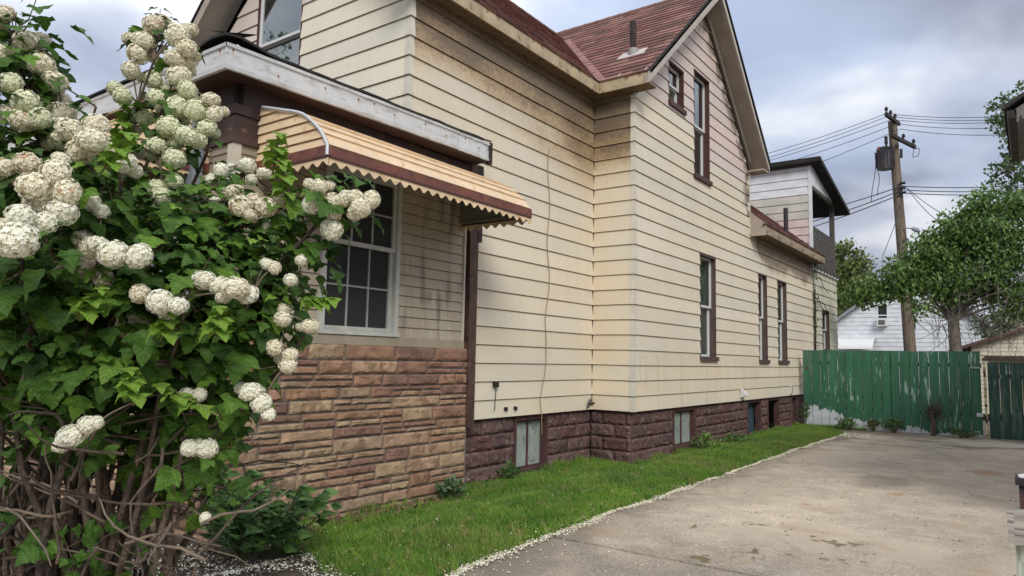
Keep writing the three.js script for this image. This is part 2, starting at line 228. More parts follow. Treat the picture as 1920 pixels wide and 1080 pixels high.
function sash(mb, W, a0, a1, y0, y1, d0, d1, w = .038) { wbox(mb, W, a0, a0 + w, y0, y1, d0, d1); wbox(mb, W, a1 - w, a1, y0, y1, d0, d1); wbox(mb, W, a0 + w, a1 - w, y0, y0 + w, d0, d1); wbox(mb, W, a0 + w, a1 - w, y1 - w, y1, d0, d1); }
function drape(W, a0, a1, y0, y1, d, amp, nw) { const mb = new MB(), n = nw * 6; for (let i = 0; i < n; i++) { const f = q => [lerp(a0, a1, q / n), d + amp * Math.sin(q / 6 * 2 * Math.PI)]; const [p, e] = f(i), [q, g] = f(i + 1); mb.quad(W.P(p, y0, e), W.P(q, y0, g), W.P(q, y1, g), W.P(p, y1, e)); } return mb; }
function windowUnit(W, h, o = {}) {
  const g = part('window', house), { a0, a1, y0, y1 } = h, t = .02, rec = o.rec ?? .11, pr = .014;
  for (const [p, q] of [[a0 - .006, a0 + t], [a1 - t, a1 + .006]]) wbox(new MB(), W, p, q, y0, y1, -rec - .05, pr).put('jamb', h.trim, g);
  wbox(new MB(), W, a0 - .006, a1 + .006, y1 - t, y1 + .008, -rec - .05, pr + .003).put('head', h.trim, g);
  if (!o.noSill) wbox(new MB(), W, a0 - .03, a1 + .03, y0 - .065, y0 + .012, -rec - .05, pr + .045).put('sill', h.trim, g);
  const i0 = a0 + t, i1 = a1 - t, j0 = y0 + .012, j1 = y1 - t, m = lerp(j0, j1, o.meet ?? .5);
  const u = new MB(); sash(u, W, i0, i1, m - .012, j1, -rec + .005, -rec + .04); u.put('upper_sash', whiteVinyl, g);
  const l = new MB(); sash(l, W, i0, i1, j0, m + .02, -rec - .035, -rec + .003, .045); l.put('lower_sash', whiteVinyl, g);
  wbox(new MB(), W, i0 + .036, i1 - .036, m + .024, j1 - .036, -rec + .02, -rec + .024).put('pane', glassM, g);
  wbox(new MB(), W, i0 + .043, i1 - .043, j0 + .043, m - .02, -rec - .02, -rec - .016).put('pane', glassM, g);
  if (h.blind) { for (let y = j0 + .03; y < m; y += .05) wbox(new MB(), W, i0 + .05, i1 - .05, y, y + .034, -rec - .05, -rec - .043).put('blind_slat', curtainM[3], g); }
  else if (h.stripes) drape(W, i0, i1, j0, j1, -rec - .047, .006, 9).put('curtain', curtainM[h.cur], g);
  else drape(W, i0, i1, j0, j1, -rec - .047, .003, 4).put('curtain', curtainM[h.cur], g);
  return g;
}
for (const h of holes2) windowUnit(W2, h, { meet: h.y0 > 5 ? .52 : .5 });
windowUnit(WF, { a0: -8.36, a1: -7.40, y0: 4.4, y1: 6.8, trim: brownRed, cur: 2 }, { meet: .52, rec: .05 });

// ── roofs ──
const shingleMats = [0, 1, 2, 3, 4, 5].map(i => grain([[124, 83, 75], [109, 74, 68], [136, 94, 85], [103, 75, 67], [142, 106, 95], [119, 88, 79]][i], .3, .95, { seed: 40 + i, n: 22, spots: [168, 136, 122], st: .70, sn: 40, rep: [3, 3] }));
const roofDeck = std([60, 46, 42], .95), blackEdge = grain([44, 42, 40], .3, .95, { seed: 50, n: 12 });
const shingleList = [];
function roofPlane(o, u, v, poly, e = .145, w = .31, seed = 1) { // o origin on the eave, u along, v up the slope
  const n = new THREE.Vector3().crossVectors(u, v).normalize(), hp = halfPlanes(poly), rr = rngOf(seed), P = (a, b, d) => o.clone().addScaledVector(u, a).addScaledVector(v, b).addScaledVector(n, d);
  if (n.y < 0) n.negate();
  const us = poly.map(p => p[0]), vs = poly.map(p => p[1]), u0 = Math.min(...us), u1 = Math.max(...us), v1 = Math.max(...vs);
  let poly2 = area(poly) > 0 ? poly : poly.slice().reverse();
  for (let j = 0, vv = -.02; vv < v1; j++, vv += e) { let a = u0 - (j % 2 ? w / 2 : 0) - rr() * .06; while (a < u1) { const ww = w * (.94 + .12 * rr()), ck = rr(), lift = rr() * .005;
    const pg = clip([[a + .003, vv - rr() * .008], [a + ww - .003, vv - rr() * .008], [a + ww - .003, vv + e + .02], [a + .003, vv + e + .02]], hp.map(([p, q, r]) => [p, q, r + .015 * Math.hypot(p, q)])); a += ww;
    if (pg.length < 3 || Math.abs(area(pg)) < .003) continue;
    const D = b => .004 + (.013 + lift) * (1 - clamp((b - vv) / (e + .02))); const mb = new MB(); mb.slab(pg.map(([x, y]) => P(x, y, D(y))), pg.map(([x, y]) => P(x, y, -.004)));
    shingleList.push({ g: mb.geo(), m: Math.floor((hash(j, 7, seed) < .25 ? .45 + ck * .55 : ck * .8) * 5.99), c: P(pg[0][0], pg[0][1], 0) }); } }
  const d = new MB(); d.slab(poly2.map(([x, y]) => P(x, y, -.002)), poly2.map(([x, y]) => P(x, y, -.05))); return d.geo();
}
const roof = part('roof', house), YE = 5.79, XE = -5.242, ZE = -9.371, XR = -4.39, ZR = -12.45, YR = 8.50, P1 = .99, P2 = (YR - YE) / (ZE - ZR);
{ // nearer roof, slope falling to the driveway
  const l1 = Math.hypot(1, P1), v = V3(-1 / l1, P1 / l1, 0), u = V3(0, 0, -1), o = V3(XE, YE, -5.1), run = 2.208;
  const zV = ZE - (run * P1) / P2; // valley top
  put('deck', roofPlane(o, u, v, [[0, 0], [-ZE - 5.1, 0], [-zV - 5.1, run * l1], [0, run * l1]], .175, .34, 3), roofDeck, roof);
  const lo = new MB().slab([V3(XE - run, YE + run * P1, -5.1), V3(XE - run, YE + run * P1, zV), V3(XE - 2 * run, YE, ZE), V3(XE - 2 * run, YE, -5.1)], [V3(XE - run, YE + run * P1 - .06, -5.1), V3(XE - run, YE + run * P1 - .06, zV), V3(XE - 2 * run, YE - .06, ZE), V3(XE - 2 * run, YE - .06, -5.1)]); lo.put('deck', blackEdge, roof);
  // ridge caps
  for (let z = -5.1; z > zV + .1; z -= .26) new MB().tube([V3(XE - run, YE + run * P1 + .012, z), V3(XE - run, YE + run * P1 + .004, z - .27)], .035, 6).put('ridge_cap', shingleMats[3], roof);
  // cross roof slope that faces the street
  const l2 = Math.hypot(1, P2), v2 = V3(0, P2 / l2, -1 / l2), u2 = V3(-1, 0, 0), o2 = V3(XR, YE, ZE), L = (ZE - ZR) * l2;
  put('deck', roofPlane(o2, u2, v2, [[0, 0], [XR - XE, 0], [XR - (XE - run), (ZE - zV) * l2], [XR - (XE - run) + .5, L], [0, L]], .175, .34, 5), roofDeck, roof);
  const back = new MB(); { const a = [V3(XR, YR, ZR), V3(-9.2, YR, ZR), V3(-9.2, 5.76, -15.34), V3(XR, 5.76, -15.34)]; back.slab(a.map(p => p.clone().add(V3(0, .02, 0))).reverse(), a.map(p => p.clone().add(V3(0, -.06, 0))).reverse()); } back.put('deck', blackEdge, roof);
  for (let x = XR; x > -8.6; x -= .26) new MB().tube([V3(x, YR + .012, ZR), V3(x - .27, YR + .004, ZR)], .035, 6).put('ridge_cap', shingleMats[4], roof);
  // rolled strip in the valley
  const A = V3(XE, YE, ZE), B = V3(XE - run, YE + run * P1, zV), dir = B.clone().sub(A).normalize(), s1 = new THREE.Vector3().crossVectors(dir, V3(-P1, -1, 0).normalize()).normalize(), s2 = new THREE.Vector3().crossVectors(dir, V3(0, -1, -P2).normalize()).normalize();
  const mb = new MB(), lift = V3(0, .022, 0), A2 = A.clone().add(lift), B2 = B.clone().add(lift); const onA = V3(0, P1, 0), q1 = A2.clone().add(V3(-.02 * 1, .02, .16)), q2 = B2.clone().add(V3(-.0, .0, .16)); 
  const p1 = (p, w) => V3(p.x, p.y, p.z + w), p2 = (p, w) => V3(p.x + w, p.y, p.z);
  mb.quad(A2, B2, p1(B2, .10), p1(A2, .10)); mb.quad(B2, A2, p2(A2, .12), p2(B2, .12)); mb.put('valley_strip', grain([160, 120, 113], .22, .95, { seed: 61, n: 24, rep: [3, 3] }), roof);
}
{ // wing roof, with the lower eave
  const S = .83, l = Math.hypot(1, S), v = V3(-1 / l, S / l, 0), o = V3(-4.42, 4.43, -15.05);
  put('deck', roofPlane(o, V3(0, 0, -1), v, [[.06, 0], [5.35, 0], [5.35, 2.7], [.06, 2.7]], .175, .34, 9), roofDeck, roof);
}
shingleList.forEach(s => { const c = s.c.clone().applyMatrix4(stationInv); s.d = (Math.abs(c.x / c.z) > .8 || c.y / -c.z > .5) ? 1e3 + c.length() : c.length(); });
shingleList.sort((a, b) => a.d - b.d);
shingleList.slice(0, 300).forEach(s => put('shingle', s.g, shingleMats[s.m], roof));
for (let i = 0; i < 6; i++) { const gs = shingleList.slice(300).filter(s => s.m === i).map(s => s.g); if (gs.length) stuff(put('shingles', mergeGeometries(gs), shingleMats[i], roof)); }

// eaves: fascia, soffit, rake boards
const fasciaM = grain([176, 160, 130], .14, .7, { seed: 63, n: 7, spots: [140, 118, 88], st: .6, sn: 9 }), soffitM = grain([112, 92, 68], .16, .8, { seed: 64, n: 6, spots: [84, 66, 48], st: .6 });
new MB().box(XE - .02, XE, SOF, YE - .005, ZE - .02, -5.1).put('fascia', fasciaM, house);
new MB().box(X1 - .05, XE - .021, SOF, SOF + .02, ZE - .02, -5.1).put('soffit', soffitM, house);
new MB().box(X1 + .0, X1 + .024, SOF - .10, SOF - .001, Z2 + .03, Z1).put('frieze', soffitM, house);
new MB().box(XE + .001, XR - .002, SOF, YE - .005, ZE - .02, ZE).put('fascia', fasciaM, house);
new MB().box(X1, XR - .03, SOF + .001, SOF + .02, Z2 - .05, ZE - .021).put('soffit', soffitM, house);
{ // drip edges
  new MB().box(XE - .03, XE + .014, YE - .004, YE + .012, ZE, -5.1).put('drip_edge', blackEdge, house);
  new MB().box(XE + .016, XR, YE - .003, YE + .013, ZE - .02, ZE + .014).put('drip_edge', blackEdge, house);
  for (const [x, z, s] of [[XE - .12, -7.0, .1], [-4.92, ZE - .06, .12], [-4.47, ZE - .06, .12]]) new MB().tube([V3(x, YE + .02, z + .06), V3(x - (z > -8 ? .1 : .02), YE + .14 * P2, z - .07)], .008, 5).put('cleat', std([205, 205, 200], .5), house);
}
function rake(zA, yA, zB, yB, zw) { // boards under one sloping edge of the side gable; zw: where the wall line starts
  const sl = (yB - yA) / (zB - zA), at_ = z => yA + sl * (z - zA);
  const q = (x0, x1, ya, yb, m, n, zs = zA) => { const ys = at_(zs); new MB().hexa([V3(x0, Math.max(ys + ya, SOF - .002), zs), V3(x1, Math.max(ys + ya, SOF - .002), zs), V3(x1, ys + yb, zs), V3(x0, ys + yb, zs), V3(x0, yB + ya, zB), V3(x1, yB + ya, zB), V3(x1, yB + yb, zB), V3(x0, yB + yb, zB)]).put(n, m, house); };
  q(XR - .025, XR, -.205, -.004, taupeLight, 'rake_board'); q(XR - .075, XR - .026, -.20, -.05, taupe, 'rake_board'); q(X2 - .05, XR - .077, -.16, -.05, taupe, 'rake_soffit', zw); q(X2 + .023, X2 + .05, -.30, -.161, taupe, 'frieze', zw < -15 ? -15.06 : zw);
  q(XR - .02, XR + .018, 0.004, .034, blackEdge, 'drip_edge');
}
rake(ZE + .012, YE - .012, ZR, YR - .002, Z2 + .05); rake(-15.34, 5.80, ZR - .001, YR - .002, -15.335);
new MB().box(X2 - .03, XR - .026, 5.585, 5.62, -15.36, -15.0).put('eave_return', taupe, house);
{ // front gable rakes
  const q = (x0, y0, x1, y1, z0, z1, ya, yb, m, n) => new MB().hexa([V3(x0, y0 + ya, z1), V3(x1, y1 + ya, z1), V3(x1, y1 + yb, z1), V3(x0, y0 + yb, z1), V3(x0, y0 + ya, z0), V3(x1, y1 + ya, z0), V3(x1, y1 + yb, z0), V3(x0, y0 + yb, z0)]).put(n, m, house);
  const xl = XE - 4.416, xm = XE - 2.208, ym = YE + 2.208 * P1;
  q(xl, YE, xm, ym, -5.1, -5.07, -.20, -.01, taupe, 'rake_board'); q(xm, ym, XE, YE, -5.1, -5.07, -.20, -.01, taupe, 'rake_board');
  q(xl, YE, xm, ym, Z1 - .04, -5.101, -.13, -.07, taupeLight, 'rake_soffit'); q(xm, ym, XE, YE, Z1 - .04, -5.101, -.13, -.07, taupeLight, 'rake_soffit');
  q(xl - .03, YE - .02, xm, ym, -5.12, -5.05, -.005, .03, blackEdge, 'drip_edge'); }
// wing eave
const wingF = grain([158, 140, 118], .16, .75, { seed: 66, n: 8, spots: [116, 96, 76], st: .58 });
new MB().box(-4.45, -4.425, 4.24, 4.42, -20.42, -15.08).put('fascia', wingF, house);
new MB().box(X2 - .02, -4.451, 4.235, 4.255, -20.42, -15.08).put('soffit', soffitM, house);
new MB().hexa([V3(X2 + .03, 4.20, -15.06), V3(-4.41, 4.20, -15.06), V3(-4.41, 4.44, -15.06), V3(X2 + .03, 4.72, -15.06), V3(X2 + .03, 4.20, -15.085), V3(-4.41, 4.20, -15.085), V3(-4.41, 4.44, -15.085), V3(X2 + .03, 4.72, -15.085)]).put('eave_return', taupe, house);
new MB().box(-4.46, -4.408, 4.42, 4.436, -20.42, -15.0).put('drip_edge', blackEdge, house);
// plumbing stacks
const rustPipe = grain([50, 42, 42], .4, .85, { seed: 67, n: 9, spots: [112, 78, 62], st: .6 });
{ const z = -10.16, x = -5.06, y = YE + P2 * (ZE - z); const g = part('vent_stack', house); new MB().tube([V3(x, y - .1, z), V3(x, y + .55, z)], .055, 14).put('pipe', rustPipe, g); new MB().tube([V3(x, y - .08, z), V3(x, y + .09, z - .02)], .085, 12).put('flashing_collar', std([150, 146, 142], .6), g);
  const n = V3(0, 1, P2).normalize(), s = V3(0, P2, -1).normalize(), c = V3(x, y, z).addScaledVector(n, .022), u = V3(1, 0, 0); const f = (a, b) => c.clone().addScaledVector(u, a).addScaledVector(s, b); new MB().slab([f(-.24, -.14), f(.24, -.14), f(.22, .13), f(-.22, .13)], [f(-.24, -.14), f(.24, -.14), f(.22, .13), f(-.22, .13)].map(p => p.clone().addScaledVector(n, -.02))).put('flashing_plate', grain([205, 198, 190], .12, .6, { seed: 68 }), g); }
new MB().tube([V3(-4.86, 4.6, -18.3), V3(-4.86, 5.42, -18.3)], .055, 12).put('vent_stack', std([52, 48, 47], .8), house);

// ── foundation of rock faced blocks ──
const blockMats = [0, 1, 2, 3].map(i => grain([[94, 70, 67], [84, 64, 62], [100, 78, 74], [90, 63, 61]][i], .22, .82, { seed: 70 + i, n: 10, spots: [122, 102, 98], st: .66 }));
function rockFace(W, a0, a1, y0, y1, d, bulge, seed, nx, ny, back = .05) { // split face: chipped edges, uneven bulge
  const mb = new MB(), g = [], fl = W.axis === 'x', L = a1 - a0, Hh = y1 - y0, off = hash(seed, 1, 2) * 90;
  for (let j = 0; j <= ny; j++) { const r = []; for (let i = 0; i <= nx; i++) { const ex = i === 0 || i === nx, ey = j === 0 || j === ny, edge = ex || ey, u = i / nx, v = j / ny;
    const a = a0 + L * u + (ex ? 0 : (hash(i, j, seed) - .5) * L / nx * .7), y = y0 + Hh * v + (ey ? 0 : (hash(i, j, seed + 3) - .5) * Hh / ny * .8);
    const big = fbm(a * 9 + off, y * 13 + off, seed, 3), dim = Math.abs(vn(a * 14 + off, y * 16, seed + 5) - .5) * 2, dd = edge ? d + (hash(i + j, seed, 4)) * .003 : d + bulge * (.15 + .75 * big + .55 * dim * .8) * (.6 + .5 * Math.min(1, 4 * Math.min(u, 1 - u) * L / .1)); r.push(W.P(a, y, dd)); } g.push(r); }
  for (let j = 0; j < ny; j++) for (let i = 0; i < nx; i++) { const q = [g[j][i], g[j][i + 1], g[j + 1][i + 1], g[j + 1][i]]; if (fl) q.reverse(); hash(i, j, seed + 11) > .5 ? mb.quad(...q) : mb.quad(q[1], q[2], q[3], q[0]); }
  const c = [[a0, y0], [a1, y0], [a1, y1], [a0, y1]].map(([a, y]) => W.P(a, y, d - back)), f = [[a0, y0], [a1, y0], [a1, y1], [a0, y1]].map(([a, y]) => W.P(a, y, d + .003));
  for (let k = 0; k < 4; k++) { const n = (k + 1) % 4; mb.quad(c[k], c[n], f[n], f[k]); }
  return mb.geo();
}
const mortarM = grain([84, 64, 64], .15, .9, { seed: 79 });
function foundation(W, A, B, openings) { const g = part('foundation', house), ch = .192, rr = rngOf(Math.round(A * 13) + 900);
  for (let k = -1; k < 4; k++) { const y0 = -.02 + k * ch, y1 = Math.min(y0 + ch, SB + .004); let a = A - (k & 1 ? .2 : 0); while (a < B) { const b = a + .41; let segs = [[Math.max(a, A), Math.min(b, B)]];
    for (const o of openings) if (o.y0 < y1 - .03 && o.y1 > y0 + .03) segs = segs.flatMap(([p, q]) => [[p, Math.min(q, o.a0)], [Math.max(p, o.a1), q]]).filter(([p, q]) => q - p > .03);
    for (const [p, q] of segs) if (q - p > .02) put('block', rockFace(W, p + .003, q - .003, y0 + .004, y1 - .004, -.060, .038, Math.floor(rr() * 9999), Math.max(3, Math.round((q - p) / .04)), 6), blockMats[Math.floor(rr() * 4)], g); a = b; } }
  const m = new MB(); { let cur = A; for (const o of [...openings].sort((p, q) => p.a0 - q.a0)) { wbox(m, W, cur, o.a0, -.25, SB - .01, -.15, -.068); cur = o.a1; } wbox(m, W, cur, B, -.25, SB - .01, -.15, -.068); } m.put('mortar', mortarM, g); }
const bas1 = [{ a0: -8.46, a1: -7.66, y0: 0.0, y1: .74, frost: true }], bas2 = [{ a0: -12.12, a1: -11.14, y0: .06, y1: .74, frost: true }, { a0: -15.86, a1: -14.92, y0: .0, y1: .74, teal: true }, { a0: -17.26, a1: -16.33, y0: .0, y1: .74 }, { a0: -18.86, a1: -18.17, y0: .16, y1: .74 }];
foundation(W1, Z2 - .05, -6.50, bas1); foundation(WF2, X1 - .05, X2 - .055, []); foundation(W2, -20.4, Z2 - .06, bas2);
const frostM = grain([150, 160, 152], .14, .5, { seed: 81, n: 5, spots: [120, 128, 122], st: .6 }), basBrown = grain([78, 53, 51], .2, .7, { seed: 82, n: 8, spots: [120, 84, 80], st: .66 });
for (const [W, list] of [[W1, bas1], [W2, bas2]]) for (const o of list) { const g = part('basement_window', house), D = -.14;
  for (const [p, q] of [[o.a0, o.a0 + .05], [o.a1 - .05, o.a1]]) wbox(new MB(), W, p, q, o.y0 - .2, o.y1, D - .02, -.035).put('jamb', basBrown, g);
  wbox(new MB(), W, o.a0 + .05, o.a1 - .05, o.y1 - .05, o.y1 + .02, D - .02, -.04).put('head', basBrown, g);
  wbox(new MB(), W, o.a0 + .05, o.a1 - .05, o.y0 - .2, o.y0 + .05, D - .02, -.02).put('sill', basBrown, g);
  if (o.teal) wbox(new MB(), W, o.a0, o.a1, o.y0 - .1, o.y1, D - .09, D - .06).put('back_board', std([52, 76, 86], .8), g);
  if (o.frost) { const m = (o.a0 + o.a1) / 2, f = new MB(); sash(f, W, o.a0 + .05, o.a1 - .05, o.y0 + .05, o.y1 - .05, D, D + .045, .03); wbox(f, W, m - .012, m + .012, o.y0 + .08, o.y1 - .08, D, D + .04); f.put('sash', basBrown, g);
    wbox(new MB(), W, o.a0 + .08, m - .012, o.y0 + .08, o.y1 - .08, D + .008, D + .016).put('frosted_pane', frostM, g); wbox(new MB(), W, m + .012, o.a1 - .08, o.y0 + .08, o.y1 - .08, D + .008, D + .016).put('frosted_pane', frostM, g); } }

// ── enclosed front porch ──
const porch = part('porch', house);
const WPx = wallX(XP), WPz = wallZ(ZP), PXL = -10.4, STONE = 1.615;
const stoneCols = [[145, 112, 90], [154, 124, 99], [161, 133, 107], [137, 104, 86], [165, 142, 113], [148, 116, 91], [127, 98, 83], [157, 129, 105], [152, 129, 106]];
const stoneMats = stoneCols.map((c, i) => grain(c, .22, .88, { seed: 90 + i, n: 7, spots: [c[0] * .86, c[1] * .83, c[2] * .82], st: .58, sn: 9 }));
function stoneWall(W, A, B, seed, warm) { const rr = rngOf(seed); let y = -.12;
  const bands = []; while (y < STONE - .05) { let h = .105 + .05 * rr(); if (STONE - y - h < .07) h = STONE - y; bands.push([y, y + h]); y += h; }
  for (const [y0, y1] of bands) { let a = A - rr() * .3; while (a < B) { const two = rr() < .33, len = two ? .6 + .4 * rr() : .28 + .45 * rr(), b = a + len; const rows = two ? [[y0, lerp(y0, y1, .42 + .16 * rr())], null] : [[y0, y1]]; if (two) rows[1] = [rows[0][1], y1];
      for (const [p, q] of rows) { let s = a; while (s < b - .02) { let e = two ? Math.min(b, s + .26 + .36 * rr()) : b; if (b - e < .12) e = b; const s0 = Math.max(s, A), e0 = Math.min(e, B); if (e0 - s0 > .03) { let mi = Math.floor(rr() * 9); if (y0 > 1.05 && rr() < .5) mi = [0, 3, 5, 6][Math.floor(rr() * 4)]; if (y0 < .5 && rr() < .5) mi = [2, 4, 7, 8][Math.floor(rr() * 4)];
        put('stone', rockFace(W, s0 + .009, e0 - .009, p + .0075, q - .0075, .005 + rr() * .006, .019 + .010 * rr(), Math.floor(rr() * 99999), Math.max(4, Math.round((e0 - s0) / .034)), q - p > .1 ? 6 : 4), stoneMats[mi], warm); } s = e; } }
      a = b; } } }
const sw1 = part('stone_wall', house), sw2 = part('stone_wall', house);
const Wsx = wallX(XP + .03), Wsz = wallZ(ZP + .03);
stoneWall(Wsx, -6.50, ZP + .03, 301, sw1); stoneWall(Wsz, PXL, XP + .03, 302, sw2);
const stoneMortar = grain([122, 117, 112], .14, .95, { seed: 99, n: 9 });
new MB().box(PXL, XP + .030, -.3, STONE - .002, -6.50, ZP + .030).put('mortar', stoneMortar, porch);
// porch siding: narrow tan boards with streaks of grime
const TP = wallTex(640, 384, -6.6, -3.3, 1.55, 3.85, (a, y) => { let k = 1 + (fbm(a * 2, y * 3, 201, 4) - .5) * .14; let c = [168 * k, 156 * k, 136 * k]; const g = sm(.46, .66, fbm(a * 11, y * 1.1, 203, 4) * .55 + fbm(a * 1.2 + 4, y * 2.2, 205, 3) * .45); c = mix(c, [104, 96, 84], g * .75 * sm(-3.4, -5.2, a)); const w = fbm(a * 30, y * 4, 207, 3); c = mix(c, [192, 184, 168], sm(.62, .8, w) * .35); return c; });
const mP = { mat: std(0xffffff, .6, { map: TP.map }), uvf: TP.uv }, mPz = { mat: grain([160, 148, 128], .1, .6, { seed: 210 }), uvf: (a, y) => [a, y] };
const pw = { a0: -5.30, a1: -4.35, y0: 1.74, y1: 3.34 };
{ const p = part('porch_wall', house); courses(p, WPx, 1.70, 3.78, () => [-6.40, ZP - .12], [pw], () => mP, { ex: .112, base: 1.70, D: .013, groove: .005 });
  wbox(new MB(), WPx, -6.42, ZP + .03, 1.605, 1.699, -.05, .045).put('sill_band', mPz.mat, p); wbox(new MB(), WPx, -6.43, -6.40, 1.60, 3.78, -.03, .03).put('corner_post', grain([200, 194, 180], .06, .6, { seed: 213 }), p); }
{ const p = part('porch_front_wall', house); const fw = [{ a0: -7.6, a1: -6.2, y0: 1.8, y1: 3.3 }]; courses(p, WPz, 1.70, 3.78, () => [PXL, XP - .12], fw, () => mPz, { ex: .112, base: 1.70, D: .013, groove: .005 }); wbox(new MB(), WPz, PXL, XP - .051, 1.604, 1.698, -.05, .044).put('sill_band', mPz.mat, p);
  fw[0].trim = grain([196, 190, 176], .06, .6, { seed: 215 }); fw[0].cur = 2; windowUnit(WPz, fw[0], { rec: .05 }); }
new MB().box(PXL, XP - 1.6, STONE, 3.9, -6.6, ZP - 1.6).put('inner_wall', plaster, porch);
{ // gridded side window
  const g = part('window', house), W = WPx, al = grain([190, 190, 182], .06, .45, { seed: 217 }), gr = grain([160, 162, 158], .05, .5, { seed: 218 }), { a0, a1, y0, y1 } = pw, m = 2.60; const f = new MB();
  wbox(f, W, a0 - .035, a0 + .02, y0, y1 + .03, -.06, .045); wbox(f, W, a1 - .02, a1 + .035, y0, y1 + .03, -.06, .045); wbox(f, W, a0 + .02, a1 - .02, y1 - .02, y1 + .03, -.06, .045); f.put('frame', al, g);
  wbox(new MB(), W, a0 - .05, a1 + .05, y0 - .038, y0, -.06, .06).put('sill', al, g);
  for (const [n, p, q, d] of [['upper_sash', m - .02, y1 - .02, 0], ['lower_sash', y0, m + .03, -.03]]) { const s = new MB(); sash(s, W, a0 + .02, a1 - .02, p, q, d - .01, d + .022, .045); s.put(n, al, g);
    const i0 = a0 + .065, i1 = a1 - .065, j0 = p + .045, j1 = q - .045, mu = new MB(); for (const t of [1 / 3, 2 / 3]) wbox(mu, W, lerp(i0, i1, t) - .009, lerp(i0, i1, t) + .009, j0, j1, d - .004, d + .010); for (const [u, v] of [[i0, lerp(i0, i1, 1 / 3) - .009], [lerp(i0, i1, 1 / 3) + .009, lerp(i0, i1, 2 / 3) - .009], [lerp(i0, i1, 2 / 3) + .009, i1]]) wbox(mu, W, u, v, (j0 + j1) / 2 - .009, (j0 + j1) / 2 + .009, d - .004, d + .010); mu.put('muntin_grid', gr, g);
    for (let c = 0; c < 3; c++) for (let r = 0; r < 2; r++) wbox(new MB(), W, lerp(i0, i1, c / 3) + .002, lerp(i0, i1, (c + 1) / 3) - .002, lerp(j0, j1, r / 2) + .002, lerp(j0, j1, (r + 1) / 2) - .002, d - .012, d - .008).put('pane', glassM, g); }
  for (const [p, q, d] of [[y0 + .045, m - .015, -.0362], [m + .025, y1 - .065, -.0062]]) wbox(new MB(), W, a0 + .065, a1 - .065, p, q, d - .0008, d + .0008).put('insect_screen', std([56, 56, 57], .95, { transparent: true, opacity: .7 }), g);
}
// brown post where porch meets the house wall
new MB().hexa([V3(X1 + .0, .70, -6.49), V3(X1 + .125, .70, -6.49), V3(X1 + .125, 3.84, -6.45), V3(X1, 3.84, -6.45), V3(X1, .70, -6.645), V3(X1 + .10, .70, -6.645), V3(X1 + .10, 3.84, -6.645), V3(X1, 3.84, -6.645)]).put('corner_board', grain([80, 57, 49], .25, .65, { seed: 19, n: 9, streak: .3, spots: [104, 76, 64], st: .66 }), house);
new MB().box(X1 - .04, X1 + .03, .76, 3.95, -6.66, -6.646).put('corner_board', std([30, 24, 22], .8), house);
new MB().box(X1 - .06, XP + .02, -.2, .765, -6.53, -6.502).put('joint_filler', std([112, 104, 98], .9), porch);
// porch eaves
const FXo = -5.16, FZo = -3.11, FY0 = 3.80, FY1 = 4.01;
const TW = tex(1024, 64, (u, v) => { let k = 1 + (fbm(u * 60, v * 2, 221, 3) - .5) * .08; let c = [206 * k, 207 * k, 207 * k]; c = mix(c, [168, 164, 158], sm(.56, .74, fbm(u * 24, v * 5, 223, 4)) * .55); for (const [x, y] of [[.02, .8], [.30, .62], [.48, .75], [.56, .55], [.70, .7], [.80, .5], [.15, .4], [.955, .5], [.42, .7], [.9, .75]]) { const dx = (u - x) * 210, dy = (v - y) * 11; if (dx * dx + dy * dy < .35) c = [108, 74, 54]; else if (Math.abs(dx) < .5 && dy < 0 && dy > -4.5) c = mix(c, [190, 150, 110], .55 * (1 + dy / 4.5)); } return c; }, { clamp: true });
const fasciaWhite = std(0xffffff, .5, { map: TW });
function fasciaStrip(P, L, uOf, name) { // aluminium trim: three shallow bends
  const prof = [[FY0, 0], [FY0, .03], [FY0 + .035, .036], [FY0 + .038, .026], [FY0 + .125, .03], [FY0 + .128, .022], [FY1 - .03, .026], [FY1 - .026, .042], [FY1, .042], [FY1, 0]], mb = new MB(), n = 16;
  for (let i = 0; i < n; i++) for (let j = 0; j < prof.length - 1; j++) { const q = (s, k) => { const w = (vn(s * 5.3, 2, 61) - .5) * .012 + (vn(s * 14, 7, 62) - .5) * .006; return P(s, prof[k][0] + w, prof[k][1] + (k > 1 && k < 8 ? (vn(s * 9, k, 63) - .5) * .006 : 0)); }, s0 = i / n, s1 = (i + 1) / n, v = k => (prof[k][0] - FY0) / .21; mb.quad(q(s0, j), q(s1, j), q(s1, j + 1), q(s0, j + 1), { uv: [[uOf(s0), v(j)], [uOf(s1), v(j)], [uOf(s1), v(j + 1)], [uOf(s0), v(j + 1)]] }); }
  mb.put(name, fasciaWhite, porch); }
const rise = s => s * .06; // the side trim climbs a little toward the house
fasciaStrip((s, y, d) => V3(FXo + d, y + rise(s) - .02, lerp(FZo + .036, -5.95, s)), 1, s => s * .86, 'fascia'); fasciaStrip((s, y, d) => V3(FXo + d - .004, y + .06 - .02, lerp(-5.955, -6.52, s)), 1, s => .87 + s * .13, 'fascia');
fasciaStrip((s, y, d) => V3(lerp(FXo + .034, PXL - .2, s), y - .02, FZo + d), 1, s => s, 'fascia');
new MB().box(FXo - .02, FXo + .05, 3.80, 4.06, -6.56, -6.521).put('fascia_end', brownDark, porch);
const porchSoffit = grain([72, 50, 46], .14, .55, { seed: 231, n: 5 });
new MB().hexa([V3(PXL, 3.79, FZo), V3(FXo, 3.79, FZo), V3(FXo, 3.81, FZo), V3(PXL, 3.81, FZo), V3(PXL, 3.83, -6.54), V3(FXo, 3.83, -6.54), V3(FXo, 3.85, -6.54), V3(PXL, 3.85, -6.54)]).put('soffit', porchSoffit, porch);
